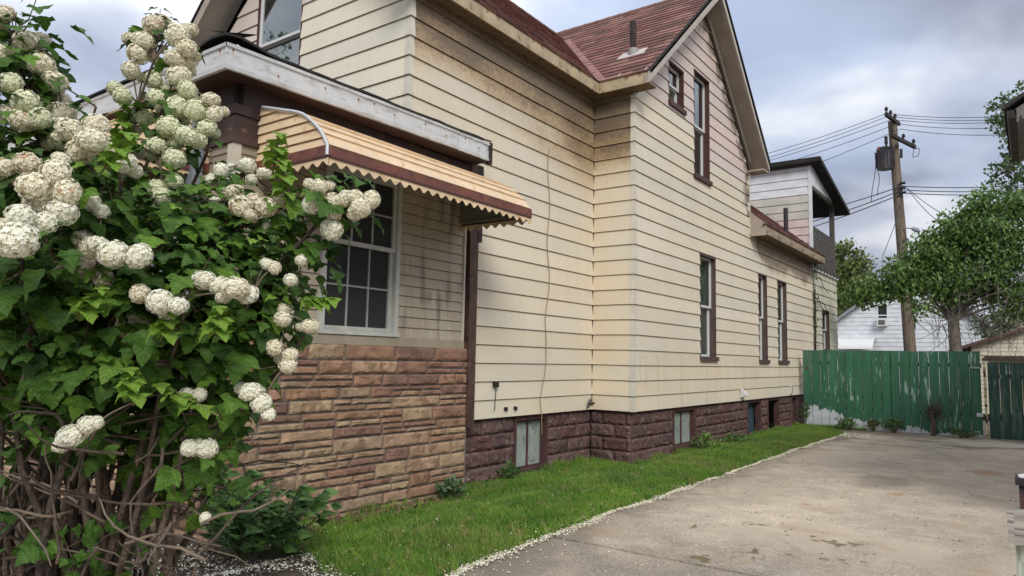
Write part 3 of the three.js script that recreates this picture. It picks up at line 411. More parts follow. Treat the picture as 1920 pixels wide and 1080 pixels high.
new MB().box(XP - .06, XP + .05, 3.56, 3.80, -6.62, ZP - .02).put('frieze', brownDark, porch); new MB().box(PXL, XP - .02, 3.56, 3.79, ZP - .08, ZP + .04).put('frieze', brownDark, porch);
new MB().box(X1 - .01, XP + .052, 2.9, 3.84, -6.70, -6.625).put('corner_board', brownDark, porch);
{ // porch roof: low slope, dark shingle edge, lifted at the corner
  const up = (x, z) => 4.02 + .045 * (1 - clamp((z + 3.1) / -3.4)) * 0 + rise(clamp((FZo - z) / 3.4)) + .10 * clamp((-5.12 - x) / .3) ; const mb = new MB(), n = 26;
  const edge = (i, o, y) => { const s = i / n, z = lerp(FZo + .06, -6.53, s); const b = .10 * Math.exp(-Math.pow((s - .04) / .05, 2)) + (vn(s * 22, 3, 77) - .5) * .02; return V3(FXo + .05 - o, 4.0 + rise(s) + y + b * (o > .02 ? 1 : .55), z); };
  for (let i = 0; i < n; i++) { mb.quad(edge(i + 1, 0, 0), edge(i, 0, 0), edge(i, 0, .022), edge(i + 1, 0, .022)); mb.quad(edge(i + 1, 0, .022), edge(i, 0, .022), edge(i, .30, .09), edge(i + 1, .30, .09)); }
  const fe = (i, o, y) => { const s = i / n, x = lerp(FXo + .05, PXL - .2, s), b = .10 * Math.exp(-Math.pow((s - .03) / .04, 2)) + (vn(s * 25, 9, 78) - .5) * .018; return V3(x, 4.0 + y + b * (o > .02 ? 1 : .55), FZo + .06 - o); };
  for (let i = 0; i < n; i++) { mb.quad(fe(i, 0, 0), fe(i + 1, 0, 0), fe(i + 1, 0, .022), fe(i, 0, .022)); mb.quad(fe(i, 0, .022), fe(i + 1, 0, .022), fe(i + 1, .30, .09), fe(i, .30, .09)); }
  mb.hexa([V3(PXL - .2, 3.98, FZo - .2), V3(FXo - .24, 3.98, FZo - .2), V3(FXo - .24, 4.1, FZo - .23), V3(PXL - .2, 4.1, FZo - .23), V3(PXL - .2, 3.98, -6.6), V3(FXo - .24, 3.98, -6.6), V3(FXo - .24, 4.17, -6.6), V3(PXL - .2, 4.4, -6.6)]);
  mb.put('porch_roof', blackEdge, porch); }
{ // corner pillar with its flared brown cap
  const g = part('corner_pillar', house), x1 = XP + .035, z1 = ZP + .035, w = .30, cap = grain([64, 46, 42], .3, .6, { seed: 233, n: 7, spots: [104, 76, 66], st: .66 });
  const ring = (m, y0, y1, e0, e1, n) => new MB().hexa([V3(x1 - w - e0, y0, z1 + e0), V3(x1 + e0, y0, z1 + e0), V3(x1 + e1, y1, z1 + e1), V3(x1 - w - e1, y1, z1 + e1), V3(x1 - w - e0, y0, z1 - w - e0), V3(x1 + e0, y0, z1 - w - e0), V3(x1 + e1, y1, z1 - w - e1), V3(x1 - w - e1, y1, z1 - w - e1)]).put(n, m, g);
  ring(mPz.mat, 1.6, 3.26, .005, .005, 'shaft'); ring(mPz.mat, 3.19, 3.262, .016, .016, 'collar'); ring(cap, 3.263, 3.335, .045, .02, 'flare'); ring(cap, 3.336, 3.515, .012, .012, 'capital'); ring(brownDark, 3.516, 3.60, .03, .03, 'capital');
  new MB().box(x1 - .05, x1 + .03, 1.62, 3.262, z1 - .05, z1 + .03).put('corner_bead', grain([206, 198, 180], .06, .55, { seed: 235 }), g); }
{ const g = part('downspout', house), m = grain([126, 132, 142], .12, .5, { seed: 237, n: 5, streak: .15 }); new MB().box(XP - .42, XP - .32, 1.2, 3.62, ZP + .10, ZP + .19).put('pipe', m, g); new MB().box(XP - .415, XP - .325, .25, 1.2, ZP + .105, ZP + .185).put('pipe', std([58, 62, 70], .6), g); }

// ── awnings of stepped metal slats ──
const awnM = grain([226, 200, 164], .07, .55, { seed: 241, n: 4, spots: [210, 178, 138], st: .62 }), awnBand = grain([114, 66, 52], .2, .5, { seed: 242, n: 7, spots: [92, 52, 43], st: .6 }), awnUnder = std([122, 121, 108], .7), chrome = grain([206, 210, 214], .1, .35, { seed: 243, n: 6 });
const AW = [[0, 1], [.2, .895], [.4, .782], [.565, .694], [.68, .605], [.78, .468], [.86, .341], [.93, .206], [.975, .07], [1, 0]]; // a straight pitch that rolls over at the outer edge
function awning(P, L, proj, yT, yB, ends) { // P(s along, o outward, y)
  const g = part('awning', house), n = 9; const cum = [0]; for (let i = 1; i < AW.length; i++) cum.push(cum[i - 1] + Math.hypot((AW[i][0] - AW[i - 1][0]) * proj, (AW[i][1] - AW[i - 1][1]) * (yT - yB)));
  const prof = t => { const s = clamp(t) * cum.at(-1); let i = 1; while (i < AW.length - 1 && cum[i] < s) i++; const f = (s - cum[i - 1]) / (cum[i] - cum[i - 1]); return [lerp(AW[i - 1][0], AW[i][0], f) * proj, yB + lerp(AW[i - 1][1], AW[i][1], f) * (yT - yB)]; };
  const outAt = y => { const h = (y - yB) / (yT - yB); for (let i = 1; i < AW.length; i++) if (h >= AW[i][1]) return lerp(AW[i][0], AW[i - 1][0], (h - AW[i][1]) / (AW[i - 1][1] - AW[i][1])) * proj; return proj; };
  const nrm = t => { const [a, b] = prof(t - .03), [c, d] = prof(t + .03), l = Math.hypot(c - a, d - b); return [-(d - b) / l, (c - a) / l]; };
  const pts = []; for (let i = 0; i <= n; i++) pts.push(prof(i / n));
  for (let i = 0; i < n; i++) { const [o0, y0] = pts[i], [o1, y1] = pts[i + 1], nn = nrm((i + .5) / n), st = .020, mb = new MB(); const e0 = [o0 + nn[0] * .004, y0 + nn[1] * .004], e1 = [o1 + nn[0] * st, y1 + nn[1] * st], e2 = [o1 - nn[0] * .006, y1 - nn[1] * .006], e3 = [o0 - nn[0] * .012, y0 - nn[1] * .012];
    mb.slab([P(0, ...e0), P(L, ...e0), P(L, ...e1), P(0, ...e1)], [P(0, ...e3), P(L, ...e3), P(L, ...e2), P(0, ...e2)]); mb.put('slat', awnM, g); }
  const oo = proj + .012;
  { const mb = new MB(); mb.slab([P(-.01, oo, yB - .075), P(L + .01, oo, yB - .075), P(L + .01, oo - .004, yB + .012), P(-.01, oo - .004, yB + .012)], [P(-.01, oo - .025, yB - .075), P(L + .01, oo - .025, yB - .075), P(L + .01, oo - .025, yB + .012), P(-.01, oo - .025, yB + .012)]); mb.put('band', awnBand, g); }
  const scal = (Q, len, nm) => { const mb = new MB(), k = Math.round(len / .122), m = k * 10; for (let i = 0; i < m; i++) { const a = i / m, b = (i + 1) / m, f = t => yB - .138 - .020 * Math.cos(t * k * 2 * Math.PI); mb.slab([Q(a * len, 0, yB - .085), Q(b * len, 0, yB - .085), Q(b * len, 0, f(b)), Q(a * len, 0, f(a))], [Q(a * len, -.006, yB - .085), Q(b * len, -.006, yB - .085), Q(b * len, -.006, f(b)), Q(a * len, -.006, f(a))]); } mb.put(nm, awnM, g);
    const rd = new MB(); rd.slab([Q(0, .012, yB - .092), Q(len, .012, yB - .092), Q(len, .012, yB - .076), Q(0, .012, yB - .076)], [Q(0, -.012, yB - .092), Q(len, -.012, yB - .092), Q(len, -.012, yB - .076), Q(0, -.012, yB - .076)]); rd.put('drip_rail', std([74, 44, 38], .6), g); };
  scal((s, o, y) => P(s, oo - .008 + o, y), L, 'valance');
  for (const [s, sg] of [[0, -1], [L, 1]]) { // closed ends of horizontal slats
    const hN = 6, hh = (yT - yB) / hN; for (let i = 0; i < hN; i++) { const y0 = yB + i * hh, y1 = y0 + hh, ow = y => Math.max(.02, outAt(y) - .012); const k = 5, mb = new MB(); for (let q = 0; q < k; q++) { const u = lerp(y0, y1 - .006, q / k), v = lerp(y0, y1 - .006, (q + 1) / k), d = y => s + sg * (.004 + .018 * (1 - (y - y0) / hh)), bk = s - sg * .008; mb.slab([P(d(u), 0, u), P(d(u), ow(u), u), P(d(v), ow(v), v), P(d(v), 0, v)], [P(bk, 0, u), P(bk, ow(u), u), P(bk, ow(v), v), P(bk, 0, v)]); } mb.put('end_slat', awnM, g); }
    { const mb = new MB(); mb.slab([P(s + sg * .03, 0, yB - .075), P(s + sg * .03, oo, yB - .075), P(s + sg * .03, oo, yB + .006), P(s + sg * .03, 0, yB + .006)], [P(s, 0, yB - .075), P(s, oo, yB - .075), P(s, oo, yB + .006), P(s, 0, yB + .006)]); mb.put('band', awnBand, g); }
    scal((t, o, y) => P(s + sg * (.02 + o), t, y), oo, 'valance');
    { const q = [P(s - sg * .014, 0, yB - .06)], r = [P(s - sg * .02, 0, yB - .06)]; for (let i = 0; i <= 12; i++) { const [o, y] = prof(i / 12); q.push(P(s - sg * .014, Math.max(0, o - .03), y - .03)); r.push(P(s - sg * .02, Math.max(0, o - .03), y - .03)); } q.push(P(s - sg * .014, proj - .03, yB - .06)); r.push(P(s - sg * .02, proj - .03, yB - .06)); new MB().slab(q, r).put('dark_backing', awnUnder, g); }  // thin grey sheet added to darken the inside of each end panel
    const e = []; for (let i = 0; i <= 14; i++) { const [o, y] = prof(.08 + .92 * i / 14); e.push(P(s + sg * .026, o + .006, y + .010)); } e.push(P(s + sg * .034, oo + .006, yB - .08)); if (sg < 0) new MB().tube(e, .013, 7).put('edge_trim', chrome, g); }
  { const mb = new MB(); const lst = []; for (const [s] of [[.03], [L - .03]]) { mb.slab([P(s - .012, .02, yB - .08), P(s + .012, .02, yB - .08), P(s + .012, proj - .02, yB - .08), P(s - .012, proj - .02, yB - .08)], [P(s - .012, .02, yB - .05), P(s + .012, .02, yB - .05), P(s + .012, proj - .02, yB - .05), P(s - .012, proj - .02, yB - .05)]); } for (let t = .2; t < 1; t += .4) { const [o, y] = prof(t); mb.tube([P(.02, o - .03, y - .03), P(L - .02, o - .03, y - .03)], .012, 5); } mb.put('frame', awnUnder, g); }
}
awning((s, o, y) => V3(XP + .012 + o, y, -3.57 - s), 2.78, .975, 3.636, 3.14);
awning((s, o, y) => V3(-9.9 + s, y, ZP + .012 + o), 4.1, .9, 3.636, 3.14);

// ── rear part with the upper balcony ──
{ const bw = part('rear_wall', house), boxPaint = grain([222, 224, 226], .06, .55, { seed: 251, n: 5 }), grey = grain([196, 192, 184], .08, .6, { seed: 252, n: 5 }), pk = grain([206, 190, 184], .07, .6, { seed: 253, n: 5 }), uvf = (a, y) => [a, y];
  courses(bw, wallZ(-20.4), 4.35, 7.02, y => [-9.5, -4.80], [], k => ({ mat: k > 21.5 + 2 ? boxPaint : k > 20.5 ? grey : pk, uvf }), { base: SB });
  courses(bw, wallX(X2), SB, 4.10, () => [-23.4, -20.46], [{ a0: -22.30, a1: -21.42, y0: 1.95, y1: 3.08 }], () => ({ mat: grain([204, 200, 178], .08, .6, { seed: 254 }), uvf }));
  windowUnit(W2, { a0: -22.30, a1: -21.42, y0: 1.95, y1: 3.08, trim: brownGrey, cur: 1 });
  new MB().box(-4.80, -4.72, 4.1, 7.06, -20.47, -20.372).put('corner_board', boxPaint, bw);
  new MB().box(-9.5, -4.81, 4.2, 6.98, -20.50, -20.44).put('inner_wall', grain([150, 146, 140], .1, .8, { seed: 256 }), bw); new MB().box(-9.5, -9.4, 4.2, 6.6, -23.4, -20.5).put('inner_wall', plaster, bw); new MB().box(-9.4, -4.95, 4.05, 4.19, -23.4, -20.5).put('balcony_floor', plaster, bw);
  new MB().box(-9.4, X2 - 1.0, 0, 4.1, -23.38, -20.5).put('inner_wall', plaster, bw);
  new MB().box(-4.95, -4.70, 4.10, 4.20, -23.45, -20.475).put('floor_cap', boxPaint, bw);
  const wd = grain([86, 82, 78], .25, .9, { seed: 255, n: 9, streak: .3 });
  // triangle above the opening
  const t = new MB(), f = (y, z, x) => V3(x, y, z); t.slab([f(6.44, -20.48, -4.70), f(6.44, -23.15, -4.70), f(6.47, -23.15, -4.70), f(7.06, -20.48, -4.70)].reverse(), [f(6.44, -20.48, -4.76), f(6.44, -23.15, -4.76), f(6.47, -23.15, -4.76), f(7.06, -20.48, -4.76)].reverse()); t.put('gable_panel', boxPaint, bw);
  new MB().box(-4.80, -4.705, 6.34, 6.438, -23.3, -20.48).put('header_beam', wd, bw);
  new MB().hexa([V3(-9.5, 7.04, -20.15), V3(-4.42, 7.04, -20.15), V3(-4.42, 7.16, -20.15), V3(-9.5, 7.16, -20.15), V3(-9.5, 6.20, -23.95), V3(-4.42, 6.20, -23.95), V3(-4.42, 6.32, -23.95), V3(-9.5, 6.32, -23.95)]).put('balcony_roof', blackEdge, bw);
  const bal = part('balcony', house);
  new MB().box(-4.86, -4.74, 4.2, 6.34, -23.28, -23.12).put('post', wd, bal);
  for (const y of [4.32, 5.26]) new MB().box(-4.80, -4.74, y, y + .07, -23.12, -20.48).put('rail', wd, bal);
  for (let z = -20.55; z > -23.1; z -= .14) new MB().box(-4.738, -4.715, 4.26, 5.31, z - .10, z).put('picket', wd, bal);
  const fl = new MB(); fl.box(-4.92, -4.66, 4.201, 4.26, -23.4, -20.48); fl.put('deck_board', wd, bal);
  for (let z = -20.7; z > -23.3; z -= .4) new MB().box(-4.69, -4.62, 4.12, 4.199, z - .06, z).put('joist_end', wd, bal);
}
{ // creeper on the joint of the wing and the rear part
  const g = part('creeper', house), rr = rngOf(77), m = std([58, 48, 40], .95), lm = std([62, 84, 44], .8); for (let k = 0; k < 9; k++) { const pts = []; let z = -20.42 + (rr() - .5) * .08, y = .6 + rr(); const top = 3.2 + rr() * 1; while (y < top) { pts.push(V3(X2 + .035 + rr() * .03, y, z)); y += .22; z += (rr() - .5) * .09; } if (k > 5) for (let q = 0; q < 5; q++) pts.push(V3(X2 + .05 + rr() * .05, pts.at(-1).y - .05 + (rr() - .6) * .2, pts.at(-1).z - .28)); new MB().tube(pts, .010, 5).put('vine', m, g); }
  const lf = new MB(); for (let k = 0; k < 60; k++) { const c = V3(X2 + .05 + rr() * .06, 1 + rr() * 3.2, -20.42 + (rr() - .5) * .3), a = V3(rr() - .5, rr() - .5, rr() - .5).normalize().multiplyScalar(.04), b = V3(rr() - .5, rr() - .5, rr() - .5).normalize().multiplyScalar(.03); lf.quad(c.clone().add(a), c.clone().add(b), c.clone().sub(a), c.clone().sub(b)); } stuff(lf.put('leaves', lm, g)); }

// ── fittings on the side wall ──
const blackPl = std([34, 33, 34], .5);
{ const g = part('cable_box', house); new MB().box(X1 + .01, X1 + .06, 1.145, 1.215, -7.175, -7.105).put('cover', blackPl, g); new MB().tube([V3(X1 + .04, 1.145, -7.14), V3(X1 + .035, 1.02, -7.14), V3(X1 + .045, .94, -7.12), V3(X1 + .04, .86, -7.12)], .006, 5).put('wire', std([70, 62, 52], .7), g); }
for (const z of [-7.37, -7.58]) new MB().tube([V3(X1 - .02, .865, z), V3(X1 + .045, .865, z)], .026, 12).put('pipe_stub', blackPl, house);
{ const g = part('spigot', house), m = std([52, 54, 58], .4, { metalness: .7 }); new MB().tube([V3(X1 + .05, .86, -9.59), V3(X1 + .055, .86, -9.42)], .016, 8).put('pipe', m, g); new MB().tube([V3(X1 + .055, .88, -9.44), V3(X1 + .055, .80, -9.40)], .018, 8).put('spout', m, g); new MB().tube([V3(X1 + .055, .90, -9.48), V3(X1 + .055, .915, -9.48)], .03, 8).put('handle', m, g);
  const pm = std([150, 146, 140], .7); const pa = new MB(), rr = rngOf(9); for (let k = 0; k < 14; k++) { const y = .8 + rr() * .16, z = Z2 + .03 + rr() * .03; pa.box(X1 + .024, X1 + .028 + k * .0004, y, y + .012 + rr() * .02, z, z + .01 + rr() * .012); } pa.put('caulk_patch', pm, g); }
{ const pts = []; for (let i = 0; i <= 26; i++) { const t = i / 26, y = lerp(4.5, .50, t); pts.push(V3(X1 + .032 + (t > .9 ? .03 : 0), y, -8.28 + .05 * Math.sin(t * 9 + 1) * t + .035 * Math.sin(t * 23) - (t > .62 && t < .72 ? .02 : 0) + (t > .8 ? (t - .8) * .9 : 0))); } new MB().tube(pts, .006, 5).put('loose_cable', std([150, 134, 108], .7), house); }
{ const g = part('dryer_vent', house), m = std([205, 203, 198], .6); new MB().box(X2 + .02, X2 + .035, .82, 1.0, -14.47, -14.30).put('plate', m, g); new MB().hexa([V3(X2 + .03, .83, -14.31), V3(X2 + .15, .86, -14.31), V3(X2 + .15, .88, -14.31), V3(X2 + .036, .99, -14.31), V3(X2 + .03, .83, -14.46), V3(X2 + .15, .86, -14.46), V3(X2 + .15, .88, -14.46), V3(X2 + .036, .99, -14.46)]).put('hood', m, g); }
{ const g = part('outlet_box', house), m = std([196, 194, 184], .6); new MB().box(X2 + .01, X2 + .06, .81, 1.02, -18.05, -17.94).put('cover', m, g); for (let k = 0; k < 4; k++) new MB().box(X2 + .061, X2 + .065, .84 + k * .045, .86 + k * .045, -18.03, -17.96).put('slot', std([120, 118, 112], .7), g); }

// ───────────────────────── ground ─────────────────────────
const EDGE = [[-3.0, 3], [-3.05, 0], [-3.2, -2.2], [-3.35, -4.0], [-3.42, -5.25], [-3.46, -6.25], [-3.45, -8.0], [-3.45, -10.6], [-3.49, -13.0], [-3.45, -16.0], [-3.44, -17.2], [-3.9, -18.0], [-4.6, -18.5]];
const edgeX = z => { for (let i = 0; i < EDGE.length - 1; i++) if (z <= EDGE[i][1] && z >= EDGE[i + 1][1]) return lerp(EDGE[i][0], EDGE[i + 1][0], (EDGE[i][1] - z) / (EDGE[i][1] - EDGE[i + 1][1])) + (fbm(z * 3.2, 1, 301, 3) - .5) * .07; return -3.2; };
const earthM = grain([104, 96, 84], .3, .98, { seed: 261, n: 8, rep: [.35, .35] });
{ const g = new THREE.PlaneGeometry(500, 500, 1, 1); g.rotateX(-Math.PI / 2); const uv = g.attributes.uv; for (let i = 0; i < uv.count; i++) uv.setXY(i, uv.getX(i) * 500, uv.getY(i) * 500); const m = put('ground', g, earthM); m.position.y = -.12; structure(m); }
{ // concrete drive in slabs, stained
  const X0 = -4.3, XX = 3.2, Za = 3, Zb = -18.62;
  const T = wallTex(1024, 2048, X0, XX, Zb, Za, (x, z) => {
    const wx = x + (fbm(x * 1.5, z * 1.5, 311, 3) - .5) * .8, wz = z + (fbm(x * 1.5 + 9, z * 1.5, 313, 3) - .5) * .8;
    let k = 1 + (fbm(wx * .55, wz * .4, 315, 5) - .5) * .5 + (fbm(x * 5, z * 5, 317, 4) - .5) * .22 + (hash(Math.floor(x * 137), Math.floor(z * 95), 5) - .5) * .3;
    let c = [180 * k, 167 * k, 147 * k];
    c = mix(c, [122, 111, 97], sm(.52, .68, fbm(wx * .7 + 5, wz * .3, 319, 5)) * .5);               // old oil and wash marks running down the drive
    c = mix(c, [198, 183, 160], sm(.54, .70, fbm(wx * 1.1 - 3, wz * .6, 321, 5)) * .6);
    c = mix(c, [168, 138, 104], sm(.66, .82, fbm(x * 1.6, z * 1.6 + 7, 323, 5)) * .35);               // rust
    for (const [ax, az, r] of [[-.6, -12.6, .25], [-1.35, -9.6, .12], [-2.0, -8.3, .06]]) { const d = Math.hypot(x - ax, (z - az) * .7) + (fbm(x * 9, z * 9, 325, 3) - .5) * .25; c = mix(c, [170, 112, 76], .4 * sm(r, r * .3, d)); }
    const pd = Math.hypot((x + .95) / .95, (z + 5.25) / .42) + (fbm(x * 4, z * 4, 327, 4) - .5) * 1.1; if (pd < 1) c = mix(c, [204, 200, 192], sm(1, .55, pd) * .6 * (.5 + fbm(x * 14, z * 14, 329, 3)));  // lime crust
    const mo = fbm(x * 3.3, z * 3.3, 331, 3) * .6 + fbm(x * 16, z * 16, 333, 3) * .4; if (x > -2.6 && x < -1.0 && z < -5.3 && z > -7.0) c = mix(c, [104, 92, 58], sm(.63, .69, mo) * .75);   // patches of moss
    if (z < -15.5) c = mix(c, [96, 84, 72], sm(.42, .62, fbm(x * 1.1, z * 1.7, 335, 4)) * .55);
    const ed = x - edgeX(z); if (ed < .55) c = mix(c, [118, 108, 94], sm(.5, .0, ed + (fbm(x * 6, z * 6, 337, 3) - .5) * .5) * .5);
    return c; });
  const bump = tex(256, 256, (u, v) => { const k = pfbm(u, v, 32, 341, 3) * 255; return [k, k, k]; }, { data: true, rep: [6, 16] });
  const m = std(0xffffff, .86, { map: T.map, bumpMap: bump, bumpScale: .0035 }), drive = part('driveway', scene); drive.name = 'driveway'; structure(drive);
  const zs = [Za, -1.6, -5.28, -7.45, -10.1, -12.9, -15.92, Zb], xs = [X0, .9, XX];
  for (let i = 0; i < zs.length - 1; i++) for (let j = 0; j < xs.length - 1; j++) {
    const a = xs[j] + (j ? .006 : 0), b = xs[j + 1] - (j ? 0 : .006), p = zs[i] - .011, q = zs[i + 1] + .011, ty = (hash(i, j, 9) - .5) * .012, mb = new MB(); const n = 24;
    const jag = (x, s) => (fbm(x * 7, s * 3.1, 343, 3) - .5) * .022;
    for (let k = 0; k < n; k++) { const u = lerp(a, b, k / n), v = lerp(a, b, (k + 1) / n), A = V3(u, ty, p + jag(u, i)), B = V3(v, ty, p + jag(v, i)), Cc = V3(v, ty, q + jag(v, i + 1)), D = V3(u, ty, q + jag(u, i + 1)), t = P => T.uv(P.x, P.z); mb.quad(A, B, Cc, D, { uv: [t(A), t(B), t(Cc), t(D)] });
      for (const [P, Q] of [[A, B], [D, Cc]]) { const P2 = P.clone().setY(-.11), Q2 = Q.clone().setY(-.11); mb.quad(P2, Q2, Q, P, { uv: [t(P), t(Q), t(Q), t(P)] }); } }
    for (const x of [a, b]) { const P = V3(x, ty, p), Q = V3(x, ty, q); mb.quad(P, Q, Q.clone().setY(-.11), P.clone().setY(-.11), { uv: [T.uv(x, p), T.uv(x, q), T.uv(x, q), T.uv(x, p)] }); }
    mb.put('slab', m, drive); }
  // weeds in the joints
  const w = new MB(), rr = rngOf(55); for (let k = 0; k < 170; k++) { const zj = [-7.45, -10.1, -15.92, -12.9][Math.floor(rr() * 4)], x = -3.4 + Math.pow(rr(), 1.0) * 3.2; if (fbm(x * 2, zj, 345, 2) < .52) continue; const c = V3(x, -.01, zj + (rr() - .5) * .02), h = .015 + rr() * .03, d = V3((rr() - .5) * .04, h, (rr() - .5) * .04), s = V3(.006, 0, .002); w.tri(c.clone().sub(s), c.clone().add(s), c.clone().add(d)); }
  stuff(tag(w.put('joint_weeds', std([86, 96, 50], .9)), 'tiny weeds growing in the cracks between concrete slabs', 'weeds'));
}
// lawn strip: raised soil sheet with blades
const lawnY = (x, z) => .018 + .03 * sm(0, .35, edgeX(z) - x) + (fbm(x * 2, z * 2, 351, 3) - .5) * .035 - .075 * sm(-4.25, -4.75, x);
const soilAmt = (x, z) => { let s = sm(-3.9, -3.0, z - .35 * (x + 4.4)) ; s = Math.max(s, sm(.16, .02, Math.abs(x - (-5.22))) * sm(-6.6, -6.2, z)); return clamp(s + (fbm(x * 2.3, z * 2.3, 353, 4) - .5) * .7); };
{ const X0 = -5.6, T = wallTex(512, 1024, -5.6, -3.1, -19, 3, (x, z) => { const s = soilAmt(x, z); let g = mix([58, 82, 24], [88, 108, 38], fbm(x * 9, z * 9, 355, 4)); g = mix(g, [92, 82, 56], sm(.6, .75, fbm(x * 5, z * 5, 357, 3)) * .5); const k = .7 + .6 * fbm(x * 16, z * 16, 359, 4); return mix(g, [84 * k, 72 * k, 60 * k], sm(.45, .6, s)); });
  const mb = new MB(), nz = 190, nx = 14; const G = []; for (let i = 0; i <= nz; i++) { const z = lerp(2.6, -18.55, i / nz), e = edgeX(z), r = []; for (let j = 0; j <= nx; j++) { const x = lerp(-14 * (z > -3.3 ? 1 : 0) + (z > -3.3 ? 0 : X0), e, j / nx); r.push(V3(x, lawnY(x, z), z)); } G.push(r); }
  for (let i = 0; i < nz; i++) { if (G[i][0].x < -10 !== G[i + 1][0].x < -10) { } for (let j = 0; j < nx; j++) { const q = [G[i][j], G[i][j + 1], G[i + 1][j + 1], G[i + 1][j]]; mb.quad(...q, { uv: q.map(p => T.uv(p.x, p.z)) }); } const a = G[i][nx], b = G[i + 1][nx]; mb.quad(a, b, b.clone().setY(-.03), a.clone().setY(-.03), { uv: [T.uv(a.x, a.z), T.uv(b.x, b.z), T.uv(b.x, b.z), T.uv(a.x, a.z)] }); }
  structure(mb.put('lawn', std(0xffffff, .95, { map: T.map }))); }
function tuft(seed, n, h, w, spread) { const rr = rngOf(seed), mb = new MB(); for (let k = 0; k < n; k++) { const a = rr() * 6.283, r = rr() * spread, b = V3(Math.cos(a) * r, 0, Math.sin(a) * r), hh = h * (.55 + .6 * rr()), ln = V3((rr() - .5) * .9, 1, (rr() - .5) * .9).normalize(), sd = V3(Math.cos(a + 1.5), 0, Math.sin(a + 1.5)).multiplyScalar(w), m = b.clone().addScaledVector(ln, hh * .6), dr = V3(ln.x, 0, ln.z).multiplyScalar(hh * .5), t = b.clone().addScaledVector(ln, hh).add(dr).add(V3(0, -hh * .12, 0)); mb.quad(b.clone().sub(sd), b.clone().add(sd), m.clone().addScaledVector(sd, .7), m.clone().addScaledVector(sd, -.7)); mb.tri(m.clone().addScaledVector(sd, -.7), m.clone().addScaledVector(sd, .7), t); } return mb.geo(); }
const bladeM = new THREE.MeshPhysicalMaterial({ color: 0xffffff, roughness: .75, side: THREE.DoubleSide, transmission: .25, thickness: 0 });
const tufts = [1, 2, 3].map(s => tuft(s * 71, 9, .095, .003, .035));
const grassGroup = new THREE.Group(); grassGroup.name = 'grass'; scene.add(grassGroup); stuff(tag(grassGroup, 'short green grass of the strip between house and concrete drive', 'grass'));
tufts.forEach((g, gi) => { const rr = rngOf(500 + gi), M = [], col = []; const d = new THREE.Object3D();
  for (let k = 0; k < 15000; k++) { const z = 1.2 - Math.pow(rr(), .8) * 19.75, e = edgeX(z), x = e + .02 - rr() * (z > -3.4 ? 3 : 2.0), wallx = z < Z2 ? X2 : z < -6.5 ? X1 : z < ZP ? -5.36 : -9; if (x < wallx + .01) continue; if (z < ZP && z > -20 && x < wallx) continue; const s = soilAmt(x, z); if (rr() < sm(.3, .55, s)) continue;
    const tall = sm(.30, .02, x - wallx) * sm(.42, .6, fbm(z * 2.6, 2, 361, 3)); d.position.set(x, lawnY(x, z) - .006, z); d.rotation.set((rr() - .5) * .3, rr() * 6.3, (rr() - .5) * .3); const sc = (.45 + .9 * fbm(x * 1.8, z * 1.8, 363, 4)) * (1 + tall * 1.1) * (.8 + .4 * rr()); d.scale.set(1, sc, 1); d.updateMatrix(); M.push(d.matrix.clone());
    const t = fbm(x * 2.2, z * 2.2, 365, 3), v = rr(); let c = mix([66, 110, 22], [132, 170, 46], t * .9 + v * .5 - .15); const dry = fbm(x * 1.1 + 4, z * 1.1, 367, 4); c = mix(c, [150, 152, 84], sm(.52, .72, dry) * .32); if (v > .94 - .1 * dry) c = [164, 150, 98]; col.push(C(...c)); }
  const im = new THREE.InstancedMesh(g, bladeM, M.length); M.forEach((m, i) => { im.setMatrixAt(i, m); im.setColorAt(i, col[i]); }); im.castShadow = im.receiveShadow = true; im.name = 'tuft'; grassGroup.add(im); });
